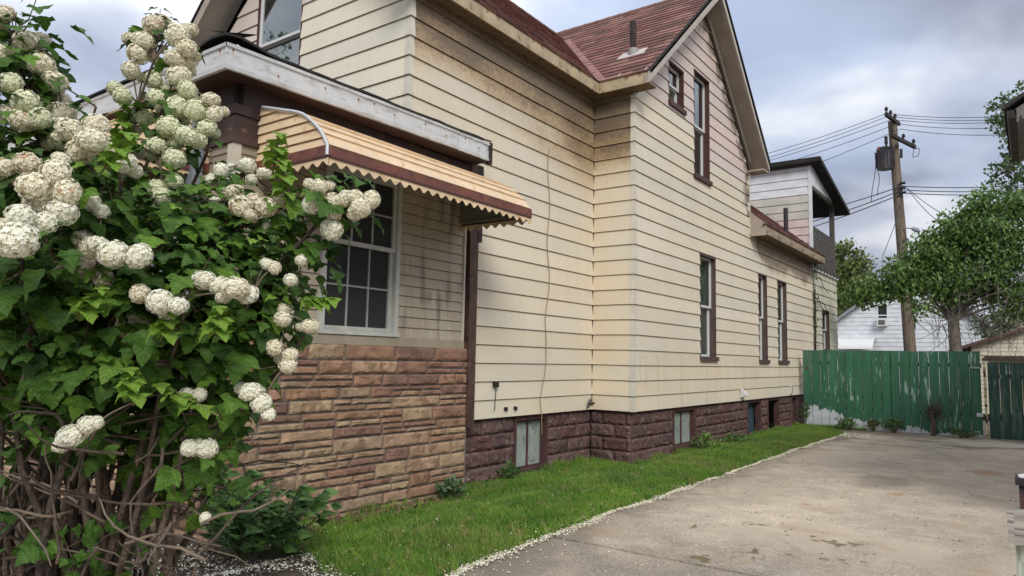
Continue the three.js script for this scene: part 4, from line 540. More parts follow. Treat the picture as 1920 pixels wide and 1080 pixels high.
// fallen petals
{ const mb = new MB(), p = [V3(-.5, 0, 0), V3(-.2, .1, .42), V3(.35, .16, .3), V3(.5, .05, -.05), V3(.1, .12, -.42)]; for (let i = 1; i < 4; i++) mb.tri(p[0], p[i], p[i + 1]); const g = mb.geo(), rr = rngOf(610), M = [], d = new THREE.Object3D();
  const add = (x, y, z, s) => { d.position.set(x, y, z); d.rotation.set((rr() - .5) * .9, rr() * 6.3, (rr() - .5) * .9); d.scale.setScalar(s); d.updateMatrix(); M.push(d.matrix.clone()); };
  for (let k = 0; k < 20000; k++) { const z = -1 - Math.pow(rr(), .85) * 16.6; const dens = sm(.25, .6, fbm(z * 1.9, 5, 371, 4)) * .85 + .12; if (rr() > dens) continue; const w = (rr() + rr() + rr() - 1.5) * .16 * Math.pow(fbm(z * 2.3, 8, 373, 3), 1.6), x = edgeX(z) + .05 + w; add(x, (x < edgeX(z) ? lawnY(x, z) + .012 : .012) + rr() * rr() * .02, z, .010 + rr() * .009); }
  for (let k = 0; k < 1300; k++) { const z = -3.4 - rr() * 12, x = edgeX(z) + .05 + Math.pow(rr(), 2.5) * 2.6; add(x, .010, z, .008 + rr() * .009); }
  for (let k = 0; k < 700; k++) { const z = -2.8 - Math.pow(rr(), 1.6) * 9, x = edgeX(z) - rr() * 1.7; add(x, lawnY(x, z) + .03 + rr() * .02, z, .008 + rr() * .008); }
  for (let k = 0; k < 9000; k++) { const x = -5.6 + rr() * 2.2, z = -4.3 + rr() * 2.4; if (x > edgeX(z) || soilAmt(x, z) < .35 || fbm(x * 3, z * 3, 375, 3) < .44) continue; add(x, lawnY(x, z) + .008 + rr() * .006, z, .010 + rr() * .010); }
  for (let k = 0; k < 500; k++) { const a = rr() * 6.3, r = Math.sqrt(rr()) * .55, x = -3.15 + Math.cos(a) * r * .9, z = -17.0 + Math.sin(a) * r * 1.2; add(x, .012, z, .012 + rr() * .01); }
  const im = new THREE.InstancedMesh(g, std([238, 232, 208], .8), M.length); M.forEach((m, i) => im.setMatrixAt(i, m)); im.castShadow = im.receiveShadow = true; im.name = 'fallen_petals'; scene.add(im); stuff(tag(im, 'white fallen petals lining the edge of the drive and scattered on the lawn', 'petals')); }
{ // bark chips on the bed under the bush
  const mb = new MB(); mb.box(-.5, .5, 0, .25, -.2, .2); const g = mb.geo(), rr = rngOf(641), M = [], cl = [], d = new THREE.Object3D(); for (let k = 0; k < 7000; k++) { const x = -6.2 + rr() * 2.9, z = -4.4 + rr() * 3.2; if (x > edgeX(z) - .05 || soilAmt(x, z) < .42) continue; d.position.set(x, lawnY(x, z), z); d.rotation.set((rr() - .5) * .8, rr() * 6.3, (rr() - .5) * .8); const s = .012 + rr() * .026; d.scale.set(s, s * .5, s * (.5 + rr())); d.updateMatrix(); M.push(d.matrix.clone()); const t = .55 + .8 * rr(); cl.push(C(92 * t, 76 * t, 62 * t)); }
  const im = new THREE.InstancedMesh(g, std(0xffffff, .95), M.length); M.forEach((m, i) => { im.setMatrixAt(i, m); im.setColorAt(i, cl[i]); }); im.castShadow = im.receiveShadow = true; im.name = 'bark_chips'; scene.add(im); stuff(tag(im, 'dark bark chips and soil crumbs on the bed beneath the flowering shrub', 'mulch')); }
{ // grit, twigs and crumbs lying on the drive
  const mb = new MB(); for (const [a, b, c] of [[0, 1, 2], [0, 2, 3], [0, 3, 1], [1, 3, 2]]) { const v = [V3(0, .5, 0), V3(.6, 0, .2), V3(-.4, 0, .5), V3(-.2, 0, -.6)]; mb.tri(v[a], v[b], v[c]); } const rr = rngOf(633), M = [], cl = [], d = new THREE.Object3D(); for (let k = 0; k < 1500; k++) { const z = -3.2 - rr() * 15, x = -3.3 + rr() * 3.9; if (fbm(x * 1.2, z * 1.2, 379, 3) < .45 && rr() < .8) continue; d.position.set(x, .006, z); d.rotation.set(0, rr() * 6.3, 0); const s = .006 + rr() * rr() * .016; d.scale.set(s * (1 + 2 * rr()), s * .6, s); d.updateMatrix(); M.push(d.matrix.clone()); const t = rr(); cl.push(t < .5 ? C(74, 66, 58) : t < .8 ? C(150, 112, 78) : C(214, 206, 190)); }
  const im = new THREE.InstancedMesh(mb.geo(), std(0xffffff, .95), M.length); M.forEach((m, i) => { im.setMatrixAt(i, m); im.setColorAt(i, cl[i]); }); im.castShadow = im.receiveShadow = true; im.name = 'grit'; scene.add(im); stuff(tag(im, 'scattered grit and plant crumbs on the concrete drive', 'debris')); }
{ // brown leaves by the stone wall
  const mb = new MB(), rr = rngOf(620); for (let k = 0; k < 420; k++) { const t = rr(), x = -5.28 + (rr() + rr()) * .17, z = -3.9 - rr() * 1.9, c = V3(x, lawnY(x, z) + .012 + rr() * .05 * fbm(x * 4, z * 4, 377, 2), z), a = V3(rr() - .5, (rr() - .5) * .7, rr() - .5).normalize().multiplyScalar(.03 + rr() * .025), b = V3(rr() - .5, (rr() - .5) * .7, rr() - .5).normalize().multiplyScalar(.018 + rr() * .02), k2 = .5 + rr() * .8; mb.quad(c.clone().sub(a), c.clone().add(b), c.clone().add(a), c.clone().sub(b), { c: [.16 * k2, .095 * k2, .06 * k2] }); }
  stuff(tag(mb.put('dry_leaves', std(0xffffff, .95, { vertexColors: true })), 'brown dry leaves heaped along the foot of the stone wall', 'dead leaves')); }

// ───────────────────────── green board fence ─────────────────────────
const fenceTex = (seed, base, white, bare) => wallTex(1024, 512, -4.75, .6, 0, 1.95, (a, y) => {
  const pl = Math.floor(a / .2); let k = .86 + .26 * fbm(a * 12, y * 1.6, seed, 4) + (hash(pl, 2, seed) - .5) * .10; let c = [base[0] * k, base[1] * k, base[2] * k];
  const rub = fbm(a * 20 + pl * 3, y * 2.2, seed + 3, 4), where = fbm(a * .9, y * 1.1, seed + 5, 3); c = mix(c, [104, 122, 112], sm(.56 - bare, .74 - bare, rub * .6 + where * .4) * .65);
  const fl = fbm(a * 26 + pl * 7, y * 4.2, seed + 7, 4) * .65 + fbm(a * 3.1, y * 1.2, seed + 9, 3) * .35; c = mix(c, [170, 186, 178], sm(.64 - bare * .5, .71 - bare * .5, fl) * .75);
  if (white) { const line = .50 - sm(-4.6, -2.6, a) * .42 + (fbm(a * 9, 2, seed + 11, 4) - .5) * .28; if (y < line + (fbm(a * 24, y * 5, seed + 13, 3) - .5) * .16) c = mix([208, 214, 220], [170, 176, 178], fbm(a * 6, y * 9, seed + 15, 3)); }
  if (Math.hypot(a + 4.52, y - 1.42) < .035) c = [96, 44, 40];
  return c; });
function plankFence(name, label, x0, x1, z, y0, y1, w, T, seed, lean) { const f = thing(name, label, 'fence'), rr = rngOf(seed), m = std(0xffffff, .6, { map: T.map }); let x = x0; while (x < x1 - .03) { const ww = Math.min(w * (.92 + .16 * rr()), x1 - x), a = x + .004, b = x + ww - .004, t = y1 + (rr() - .5) * .018, dz = (rr() - .5) * .012, mb = new MB(), l = lean * rr(); const e = .012, n = 3;
    const prof = [[a, 0], [a + .010, .014], [b - .010, .014], [b, 0]]; for (let j = 0; j < 3; j++) for (let i = 0; i < n; i++) { const u = lerp(y0, t, i / n), v = lerp(y0, t, (i + 1) / n), P = (k, y) => V3(prof[k][0] + l * (y - .9), y, z + dz + prof[k][1] + (vn(x * 9, y * 2, seed) - .5) * .012), q = [P(j, u), P(j + 1, u), P(j + 1, v), P(j, v)]; mb.quad(...q, { uv: q.map(p => T.uv(p.x, p.y)) }); }
    const bk = z + dz - .012, c = [V3(a, y0, bk), V3(b, y0, bk), V3(b, t, bk), V3(a, t, bk)]; mb.quad(c[1], c[0], c[3], c[2], { uv: c.map(p => T.uv(p.x, p.y)) }); for (const [p, q] of [[a, c[0]], [b, c[1]]]) mb.quad(V3(p, y0, z + dz), V3(p, t, z + dz), V3(p, t, bk), V3(p, y0, bk), { uv: [T.uv(p, y0), T.uv(p, t), T.uv(p, t), T.uv(p, y0)] }); mb.quad(V3(a, t, z + dz), V3(b, t, z + dz), V3(b, t, bk), V3(a, t, bk), { uv: [T.uv(a, t), T.uv(b, t), T.uv(b, t), T.uv(a, t)] });
    mb.put('plank', m, f); x += ww; }
  for (const y of [.45, y1 - .35]) new MB().box(x0, x1, y, y + .09, z - .075, z - .03).put('rail', std([88, 82, 74], .9), f); for (let q = x0 + .1; q <= x1; q += 1.85) new MB().box(q - .05, q + .05, 0, y1 - .08, z - .18, z - .08).put('post', std([88, 82, 74], .9), f); return f; }
const TFa = fenceTex(401, [46, 98, 72], true, -.02), TFb = fenceTex(431, [42, 76, 64], false, .03);
const fence1 = plankFence('board_fence', 'tall green board fence with flaking paint and a white patch at its lower left', -4.62, -.90, -18.7, .02, 1.87, .195, TFa, 41, .0);
new MB().box(-1.10, -.915, 1.50, 1.54, -18.68, -18.66).put('hinge_strap', std([150, 156, 150], .6), fence1); new MB().box(-1.02, -.90, .46, .54, -18.68, -18.665).put('hinge_strap', std([196, 200, 196], .6), fence1);
const fence2 = plankFence('board_gate', 'dark green weathered gate with peeling boards at the right edge', -.80, 2.6, -18.82, .0, 1.645, .20, TFb, 43, .01);
new MB().box(-.875, -.825, .0, 1.74, -18.84, -18.79).put('gate_post', grain([208, 200, 160], .2, .8, { seed: 441, n: 7, spots: [90, 70, 56], st: .56 }), fence2);
for (let z = -20, i = 0; i < 1; i++) { }
// ───────────────────────── plants ─────────────────────────
function lensLeaf(l, w, fold = .25) { const mb = new MB(), a = V3(0, 0, 0), b = V3(-w, l * .45, fold * w), c = V3(w, l * .45, fold * w), m = V3(0, l * .48, 0), t = V3(0, l, -l * .12); mb.tri(a, c, m); mb.tri(a, m, b); mb.tri(m, c, t); mb.tri(m, t, b); return mb.geo(); }
const leafMat = (t = .35) => new THREE.MeshPhysicalMaterial({ color: 0xffffff, roughness: .62, side: THREE.DoubleSide, transmission: t, thickness: 0 });
function leafCloud(name, parent, geo, mat, items) { const im = new THREE.InstancedMesh(geo, mat, items.length), d = new THREE.Object3D(); items.forEach((it, i) => { d.position.copy(it.p); d.quaternion.copy(it.q); d.scale.setScalar(it.s); d.updateMatrix(); im.setMatrixAt(i, d.matrix); im.setColorAt(i, it.c); }); im.castShadow = im.receiveShadow = true; im.name = name; parent.add(im); return stuff(im); }
function orient(dir, roll, rr) { const q = new THREE.Quaternion().setFromUnitVectors(V3(0, 1, 0), dir.clone().normalize()); return q.multiply(new THREE.Quaternion().setFromAxisAngle(V3(0, 1, 0), roll)); }
const barkM = grain([112, 98, 86], .35, .95, { seed: 451, n: 8, rep: [2, 2] }), barkGrey = grain([120, 112, 104], .3, .95, { seed: 452, n: 8, rep: [2, 2] });
// grows limbs and leaf clumps; blobs are the masses of the crown
function tree(name, label, base, trunkR, forks, blobs, o) {
  const g = thing(name, label, 'tree', o.group), rr = rngOf(o.seed), mb = new MB(); g.position.copy(base); const L = p => p.clone().sub(base);
  const trunk = [V3(0, -.2, 0), V3(.02, forks * .5, .03), V3((rr() - .5) * .15, forks, (rr() - .5) * .15)]; mb.tube(trunk, t => trunkR * (1.15 - .35 * t), 10); const top = trunk[2], items = [];
  for (const [c, r, n, dens] of blobs) { const cc = L(c), mid = top.clone().lerp(cc, .5).add(V3((rr() - .5) * .4, .25, (rr() - .5) * .4)); const pts = []; for (let i = 0; i <= 6; i++) { const t = i / 6; pts.push(top.clone().multiplyScalar((1 - t) * (1 - t)).addScaledVector(mid, 2 * t * (1 - t)).addScaledVector(cc, t * t)); } mb.tube(pts, t => lerp(trunkR * (o.limb ?? .55), .012, t), 6);
    for (let k = 0; k < n; k++) { const u = V3(rr() * 2 - 1, rr() * 2 - 1, rr() * 2 - 1); if (u.length() > 1) { k--; continue; } const e = cc.clone().add(V3(u.x * r.x, u.y * r.y, u.z * r.z)); const s0 = cc.clone().lerp(e, .15), bend = s0.clone().lerp(e, .55).add(V3(0, .12 * r.y, 0)); if (k % 2 === 0) mb.tube([s0, bend, e], t => lerp(.014, .004, t), 4, { open: true });
      for (let q = 0; q < dens * (o.more ?? 1); q++) { const f = o.clump ?? .32, p = e.clone().add(V3((rr() + rr() - 1) * f, (rr() + rr() - 1) * f * .8, (rr() + rr() - 1) * f)); let dir = V3(rr() - .5, (o.droop ?? -.4) + rr() * .5, rr() - .5); const v = rr(), col = mix(o.c0, o.c1, v * .6 + .4 * hash(k, q, 3)); items.push({ p, q: orient(dir, rr() * 6.3), s: .7 + .6 * rr(), c: C(...col) }); } } }
  if (o.twigs) for (let k = 0; k < o.twigs; k++) { const c = o.twigAt[Math.floor(rr() * o.twigAt.length)], s = L(c).add(V3((rr() - .5) * 1.4, (rr() - .5) * 1.2, (rr() - .5) * 1)), pts = [s]; let d = V3(rr() - .5, rr() - .7, rr() - .5).normalize(); for (let i = 0; i < 6; i++) { d.add(V3((rr() - .5) * .7, (rr() - .6) * .5, (rr() - .5) * .7)).normalize(); pts.push(pts.at(-1).clone().addScaledVector(d, .13 + rr() * .08)); } mb.tube(pts, t => lerp(.010, .003, t), 4, { open: true }); }
  mb.put('trunk', o.bark ?? barkM, g); leafCloud('crown', g, o.leaf ?? lensLeaf(.13, .024), leafMat(), items); return g; }
const B3 = (px, py, z, rx, ry, rz, n, d) => { const r = at(px, py, 1).sub(stationP), t = z / r.z; return [stationP.clone().addScaledVector(r, t), V3(rx, ry, rz), n, d]; };
tree('peach_tree', 'leafy fruit tree with long drooping leaves leaning over the far side of the green fence', V3(-1.62, 0, -22.4), .17, 2.75, [
  B3(1625, 548, -22, .50, .28, .5, 30, 14), B3(1690, 520, -22, .55, .45, .6, 48, 15), B3(1745, 470, -22.3, .5, .4, .6, 48, 15), B3(1800, 430, -22.5, .5, .4, .6, 46, 15), B3(1840, 385, -22.6, .32, .45, .5, 34, 15), B3(1870, 440, -22.4, .5, .5, .6, 46, 14), B3(1905, 390, -22.4, .35, .4, .5, 26, 14), B3(1780, 530, -22.2, .6, .35, .6, 40, 14), B3(1850, 510, -22.2, .6, .35, .6, 30, 12), B3(1730, 570, -22, .35, .2, .4, 9, 8), B3(1720, 500, -22.6, .7, .45, .6, 40, 14), B3(1790, 480, -22.8, .7, .5, .6, 50, 14), B3(1840, 450, -22.8, .6, .5, .6, 46, 14), B3(1860, 540, -22.7, .6, .3, .5, 30, 12), B3(1780, 555, -22.6, .6, .25, .5, 22, 11), B3(1950, 560, -22.4, .6, .5, .6, 30, 12), B3(1890, 490, -22.4, .5, .4, .6, 34, 12), B3(1960, 450, -22.4, .6, .8, .7, 40, 14), B3(1900, 560, -22.2, .5, .35, .6, 16, 9)],
  { seed: 811, c0: [60, 92, 36], c1: [130, 162, 70], droop: -.65, clump: .42, limb: .24, leaf: lensLeaf(.15, .03), more: 2.1, twigs: 190, twigAt: [B3(1850, 545, -22.2)[0], B3(1800, 580, -22.2)[0], B3(1900, 520, -22.2)[0], B3(1870, 590, -22.2)[0], B3(1760, 570, -22.2)[0]], bark: barkGrey });
tree('maple_tree', 'tall maple with small round leaf clumps against the sky at the upper right edge', V3(2.6, 0, -30), .26, 4.5, [
  B3(1880, 210, -28, .45, .6, .6, 26, 12), B3(1905, 250, -28, .5, .8, .7, 34, 12), B3(1890, 320, -28, .55, .8, .8, 34, 12), B3(1915, 380, -28, .6, .9, .8, 40, 12), B3(1960, 300, -28.5, 1.2, 1.8, 1.5, 110, 14), B3(1990, 200, -29, 1.4, 1.5, 1.5, 100, 14), B3(1880, 610, -31, 1.0, .6, 1, 50, 12), B3(1920, 560, -32, 1, .8, 1, 50, 12)],
  { seed: 821, c0: [62, 84, 46], c1: [112, 134, 74], droop: .1, clump: .24, leaf: lensLeaf(.12, .05) });
tree('rounded_tree', 'dense yellow green tree seen beyond the rear balcony', V3(-9.0, 0, -46), .3, 3.0, [
  B3(1585, 500, -45, 1.3, 1.4, 1.4, 120, 15), B3(1600, 550, -45, 1.8, 1.4, 1.6, 150, 15), B3(1560, 560, -45, 2, 2, 1.6, 150, 14), B3(1620, 590, -46, 1.4, 1.0, 1.4, 90, 13)],
  { seed: 831, c0: [70, 88, 38], c1: [128, 140, 66], droop: .2, clump: .5, leaf: lensLeaf(.22, .09) });
tree('street_tree', 'broadleaf street tree mirrored in the upper front window', V3(-23, 0, 6), .4, 5, [
  [V3(-23.6, 11.0, 4.4), V3(1.3, 1.5, 1.4), 60, 12], [V3(-24.2, 13.6, 4.0), V3(1.0, 1.1, 1.0), 34, 12], [V3(-26, 12.6, 6), V3(2.4, 2.6, 2.4), 120, 12], [V3(-22.0, 8.6, 6), V3(2.4, 1.4, 2.4), 100, 12]],
  { seed: 841, c0: [50, 74, 34], c1: [96, 122, 56], droop: .1, clump: .45, leaf: lensLeaf(.19, .08) });

// ───────────────────────── utility pole and lines ─────────────────────────
const poleX = y => -3.30 - .0385 * y, PZ = -28;
{ const p = thing('utility_pole', 'leaning weathered wooden utility pole carrying a dark transformer and a street light', 'utility pole'); p.position.set(-3.30, 0, PZ); const lx = y => poleX(y) + 3.30;
  const wood = grain([120, 106, 92], .3, .95, { seed: 461, n: 9, streak: .5, rep: [3, .5] }), dk = std([48, 42, 40], .8);
  new MB().tube([0, 2, 4, 6, 8, 10.25].map(y => V3(lx(y), y, 0)), t => lerp(.21, .145, t), 14).put('pole', wood, p);
  const PT = (px, py, z) => { const r = at(px, py, 1).sub(stationP); return stationP.clone().addScaledVector(r, z / r.z); }, loc = (px, py, z) => PT(px, py, z).sub(p.position);
  const arm = (A, B) => { const d = B.clone().sub(A).normalize(), u = V3(0, .06, 0), s = new THREE.Vector3().crossVectors(d, V3(0, 1, 0)).normalize().multiplyScalar(.05), e = (q, i, j) => q.clone().addScaledVector(u, i).addScaledVector(s, j); new MB().hexa([e(A, -1, 1), e(B, -1, 1), e(B, 1, 1), e(A, 1, 1), e(A, -1, -1), e(B, -1, -1), e(B, 1, -1), e(A, 1, -1)]).put('crossarm', dk, p); };
  // arms seen nearly end on
  const a0 = loc(1661, 214, -26.9), a1 = loc(1686, 243, -28.3), b0 = loc(1672, 259, -27.0), b1 = loc(1716, 293, -28.9); a1.y = a0.y; b1.y = b0.y = 9.05 + .4; arm(a0, a1); arm(b0, b1);
  const insul = q => new MB().tube([q.clone(), q.clone().add(V3(0, .07, 0)), q.clone().add(V3(0, .10, 0)), q.clone().add(V3(0, .17, 0)), q.clone().add(V3(0, .22, 0))], [.025, .03, .06, .055, .02], 9).put('insulator', dk, p);
  for (const t of [.04, .36, .7]) insul(a0.clone().lerp(a1, t).add(V3(0, .06, 0))); for (const t of [.03, .5, .95]) insul(b0.clone().lerp(b1, t).add(V3(0, .06, 0)));
  const tr = part('transformer', p), can = grain([58, 54, 57], .3, .5, { seed: 463, n: 7, spots: [104, 62, 50], st: .70 }), cx = lx(8.9) - .30 - .02, cz = .22, T0 = 8.47, T1 = 9.28;
  const tcx = -3.94 + 3.30; new MB().tube([T0, T0 + .02, T0 + .06, T1 - .1, T1 - .04, T1].map(y => V3(tcx, y, cz)), [.22, .25, .27, .27, .25, .17], 22).put('tank', can, tr); for (let k = 0; k < 12; k++) { const a = k / 12 * 6.283, d = V3(Math.cos(a), 0, Math.sin(a)), s = V3(-d.z, 0, d.x).multiplyScalar(.014), c0 = V3(tcx, T0 + .08, cz).addScaledVector(d, .265), c1 = c0.clone().setY(T1 - .2), e = d.clone().multiplyScalar(.045); new MB().hexa([c0.clone().add(e).sub(s), c0.clone().add(e).add(s), c1.clone().add(e).add(s), c1.clone().add(e).sub(s), c0.clone().sub(s), c0.clone().add(s), c1.clone().add(s), c1.clone().sub(s)]).put('cooling_fin', can, tr); }
  new MB().tube([V3(tcx - .14, T1 - .16, cz + .235), V3(tcx - .14, T1 - .03, cz + .235)], .05, 8).put('rust_patch', std([122, 70, 54], .8), tr); new MB().tube([T1 - .03, T1 + .12, T1 + .13, T1 + .34, T1 + .35, T1 + .4].map(y => V3(tcx + .06, y, cz)), [.04, .04, .06, .05, .075, .03], 10).put('bushing', dk, tr); for (const y of [T0 + .12, T1 - .16]) new MB().box(tcx + .22, lx(y) - .05, y, y + .07, cz - .12, cz - .02).put('bracket', dk, tr);
  for (const [x0, y0, x1, y1] of [[tcx - .3, T1 - .15, tcx - .42, 7.35], [tcx - .24, T0 + .02, tcx - .2, 7.55]]) new MB().tube([0, .25, .5, .75, 1].map(t => V3(lerp(x0, x1, t) + .05 * Math.sin(t * 5), lerp(y0, y1, t), .3)), .012, 5).put('lead_wire', dk, tr);
  new MB().tube([V3(-.085, 9.06, .5), V3(-.085, 8.75, .5)], .045, 8).put('fuse_cutout', dk, p);
  { const g = part('switch_frame', p), c = loc(1717, 286, -28.6), q = [V3(-.10, -.16, 0), V3(.09, -.12, 0), V3(.12, .14, 0), V3(-.06, .13, 0)].map(v => v.add(c)); q.forEach((v, i) => new MB().tube([v, q[(i + 1) % 4]], .016, 6).put('rod', std([150, 150, 148], .5), g)); new MB().tube([q[3], b1], .012, 5).put('rod', dk, g); }
  for (const y of [7.92, 7.75, 7.58]) new MB().tube([V3(lx(y) + .10, y, .2), V3(lx(y) + .28, y, .2)], .05, 8).put('spool', dk, p);
  const l = part('street_light', p), ly = 6.28; new MB().tube([V3(lx(ly), ly, .1), V3(lx(ly) + .22, ly + .03, .2), V3(lx(ly) + .42, ly - .02, .3)], .018, 7).put('arm', std([120, 122, 124], .5), l); new MB().tube([V3(lx(ly) + .36, ly, .26), V3(lx(ly) + .42, ly - .03, .3), V3(lx(ly) + .55, ly - .10, .36), V3(lx(ly) + .63, ly - .16, .4)], [.03, .07, .09, .03], 12).put('lamp_head', std([150, 156, 158], .4), l);
  const wireM = std([66, 68, 74], .6);
  const wire = (pts, label, r = .011) => tag(new MB().tube(pts, r, 5).put('power_line', wireM), label, 'wire', 'overhead lines on the utility pole');
  const sag = (A, B, s) => { const q = []; for (let i = 0; i <= 14; i++) { const t = i / 14; q.push(A.clone().lerp(B, t).add(V3(0, -s * 4 * t * (1 - t), 0))); } return q; };
  const up = [[[1662, 213], [1440, 283], [1890, 207]], [[1665, 218], [1440, 292], [1890, 213]], [[1672, 224], [1440, 297], [1890, 217]], [[1682, 232], [1440, 312], [1890, 229]], [[1688, 242], [1440, 342], [1890, 244]]], ord = ['uppermost', 'second highest', 'third highest', 'fourth highest', 'fifth highest'];
  up.forEach(([m, a, b], i) => { const M = PT(m[0], m[1], PZ + .2); wire(sag(PT(a[0] - 90, a[1] + 28, PZ + .6), M, .12), `${ord[i]} power line running left from the pole top over the balcony roof`); wire(sag(M, PT(b[0] + 90, b[1], PZ - 1.5), .2), `${ord[i]} power line running right from the pole top to the maple`); });
  const lowr = [[[1690, 349], [1500, 400], [1900, 343]], [[1692, 356], [1500, 420], [1900, 352]], [[1694, 362], [1500, 432], [1900, 358]]]; lowr.forEach(([m, a, b], i) => { const M = PT(m[0], m[1], PZ + .2); wire(sag(PT(a[0] - 60, a[1] + 18, PZ + .6), M, .1), `${['top', 'middle', 'bottom'][i]} one of the three knotted lower cables left of the pole`, .018); wire(sag(M, PT(b[0] + 60, b[1], PZ - 1), .1), `${['top', 'middle', 'bottom'][i]} one of the three lower cables right of the pole`, .016); });
  wire(sag(PT(1700, 352, PZ + .2), PT(1765, 420, PZ + 3), .1), 'steeper service drop falling right from the pole into the fruit tree', .012); wire(sag(PT(1700, 352, PZ + .2), PT(1795, 415, PZ + 3), .1), 'shallower service drop falling right from the pole into the fruit tree', .012); wire(sag(PT(1692, 380, PZ + .2), PT(1655, 480, PZ + 2), .05), 'guy wire dropping left from the pole toward the fruit tree', .012);
}
// ───────────────────────── neighbouring buildings ─────────────────────────
{ const h = thing('white_house', 'white clapboard house beyond the fence with an air conditioner in its window', 'house'), wm = grain([226, 230, 234], .05, .6, { seed: 471, n: 5 }), z = -40, W = wallZ(z); const uvf = (a, y) => [a, y];
  const xl = -8.15, xr = -1.9, ap = -4.7, yE = 3.75, yR = 6.3; const lim = y => y <= yE ? [xl, xr] : [lerp(xl, ap, (y - yE) / (yR - yE)), lerp(xr, ap, (y - yE) / (yR - yE))];
  const hs = [{ a0: -6.25, a1: -5.75, y0: 3.55, y1: 4.62 }, { a0: -4.98, a1: -4.50, y0: 3.3, y1: 4.62 }]; const w = part('wall', h); courses(w, W, .2, yR, lim, hs, () => ({ mat: wm, uvf }), { ex: .21, base: .2, D: .018 });
  new MB().slab([V3(xl, 0, z - .1), V3(xr, 0, z - .1), V3(xr, yE, z - .1), V3(ap, yR, z - .1), V3(xl, yE, z - .1)], [V3(xl, 0, z - 9), V3(xr, 0, z - 9), V3(xr, yE, z - 9), V3(ap, yR, z - 9), V3(xl, yE, z - 9)]).put('body', std([188, 190, 194], .8), h);
  for (const [a, b] of [[[xl - .3, yE - .22], [ap, yR]], [[ap, yR], [xr + .3, yE - .22]]]) new MB().hexa([V3(a[0], a[1], z + .35), V3(b[0], b[1], z + .35), V3(b[0], b[1] + .17, z + .35), V3(a[0], a[1] + .17, z + .35), V3(a[0], a[1], z - 9), V3(b[0], b[1], z - 9), V3(b[0], b[1] + .17, z - 9), V3(a[0], a[1] + .17, z - 9)]).put('roof', grain([150, 152, 156], .1, .8, { seed: 472 }), h);
  for (const q of hs) { const g = part('window', h), f = new MB(); sash(f, W, q.a0, q.a1, q.y0, q.y1, -.06, .03, .05); wbox(f, W, q.a0 + .05, q.a1 - .05, 4.05, 4.1, -.05, .02); f.put('frame', wm, g); wbox(new MB(), W, q.a0 + .05, q.a1 - .05, q.y0 + .05, q.y1 - .05, -.09, -.07).put('pane', std([52, 58, 60], .15), g); }
  const ac = part('air_conditioner', h); wbox(new MB(), W, -6.22, -5.78, 3.52, 3.92, -.05, .35).put('case', std([220, 220, 218], .6), ac); wbox(new MB(), W, -6.15, -5.85, 3.58, 3.82, .351, .36).put('grille', std([96, 98, 100], .7), ac);
  const po = part('side_awning', h); const mb = new MB(); for (let i = 0; i < 8; i++) { const f = t => [z + .0 + 1.2 * Math.sin(t * 1.5), 2.30 + .62 * Math.cos(t * 1.5)], [za, ya] = f(i / 8), [zb, yb] = f((i + 1) / 8); mb.quad(V3(-8.1, ya, za), V3(-6.3, ya, za), V3(-6.3, yb, zb), V3(-8.1, yb, zb)); } mb.put('hood', std([226, 226, 222], .7), po); new MB().box(-8.1, -5.6, .2, 2.28, z + .02, z + 1.15).put('shed_wall', std([120, 112, 104], .9), po); }
{ const h = thing('cream_garage', 'low cream garage with brown roof edge showing above the weathered gate', 'garage'), wm = grain([222, 214, 194], .06, .7, { seed: 475 }), z = -27, W = wallZ(z), uvf = (a, y) => [a, y]; const w = part('wall', h);
  courses(w, W, .1, 4.0, y => [Math.max(-1.55, -2.05 + (y - 2.06) / .355), 6], [{ a0: -1.1, a1: 3.4, y0: 0, y1: 1.80 }], () => ({ mat: wm, uvf }), { ex: .13, base: .1, D: .02 });
  new MB().box(-1.5, 6, 0, 1.95, z - 6, z - .12).put('body', std([90, 84, 76], .9), h); wbox(new MB(), W, -1.2, 3.5, 1.80, 1.90, -.06, .09).put('door_header', std([70, 58, 52], .8), h); wbox(new MB(), W, -1.1, 3.4, 0, 1.80, -.10, -.06).put('garage_door', grain([200, 190, 168], .06, .7, { seed: 476 }), h);
  new MB().hexa([V3(-2.15, 1.98, z + .25), V3(6, 4.87, z + .25), V3(6, 4.97, z + .25), V3(-2.15, 2.08, z + .25), V3(-2.15, 1.98, z - 6), V3(6, 4.87, z - 6), V3(6, 4.97, z - 6), V3(-2.15, 2.08, z - 6)]).put('roof', grain([104, 74, 68], .2, .9, { seed: 477 }), h); }
{ const h = thing('cream_house', 'cream house gable with white trim behind the garage at right', 'house'), wm = grain([206, 200, 178], .06, .7, { seed: 478 }), z = -34, W = wallZ(z), uvf = (a, y) => [a, y], f = y => -1.3 + (y - 2.8) / .90; const w = part('wall', h);
  courses(w, W, .1, 6.5, y => [Math.max(-.95, f(y) + .1), 7], [], () => ({ mat: wm, uvf }), { ex: .13, base: .1, D: .014 }); new MB().box(-.9, 7, 0, 2.9, z - 8, z - .12).put('body', std([150, 146, 130], .9), h);
  new MB().hexa([V3(-1.45, 2.66, z + .35), V3(3.2, 6.85, z + .35), V3(3.2, 7.07, z + .35), V3(-1.45, 2.88, z + .35), V3(-1.45, 2.66, z + .25), V3(3.2, 6.85, z + .25), V3(3.2, 7.07, z + .25), V3(-1.45, 2.88, z + .25)]).put('rake_board', std([220, 222, 224], .6), h);
  new MB().hexa([V3(-1.5, 2.80, z + .4), V3(3.2, 7.03, z + .4), V3(3.2, 7.15, z + .4), V3(-1.5, 2.92, z + .4), V3(-1.5, 2.80, z - 8), V3(3.2, 7.03, z - 8), V3(3.2, 7.15, z - 8), V3(-1.5, 2.92, z - 8)]).put('roof', std([92, 88, 86], .9), h); }
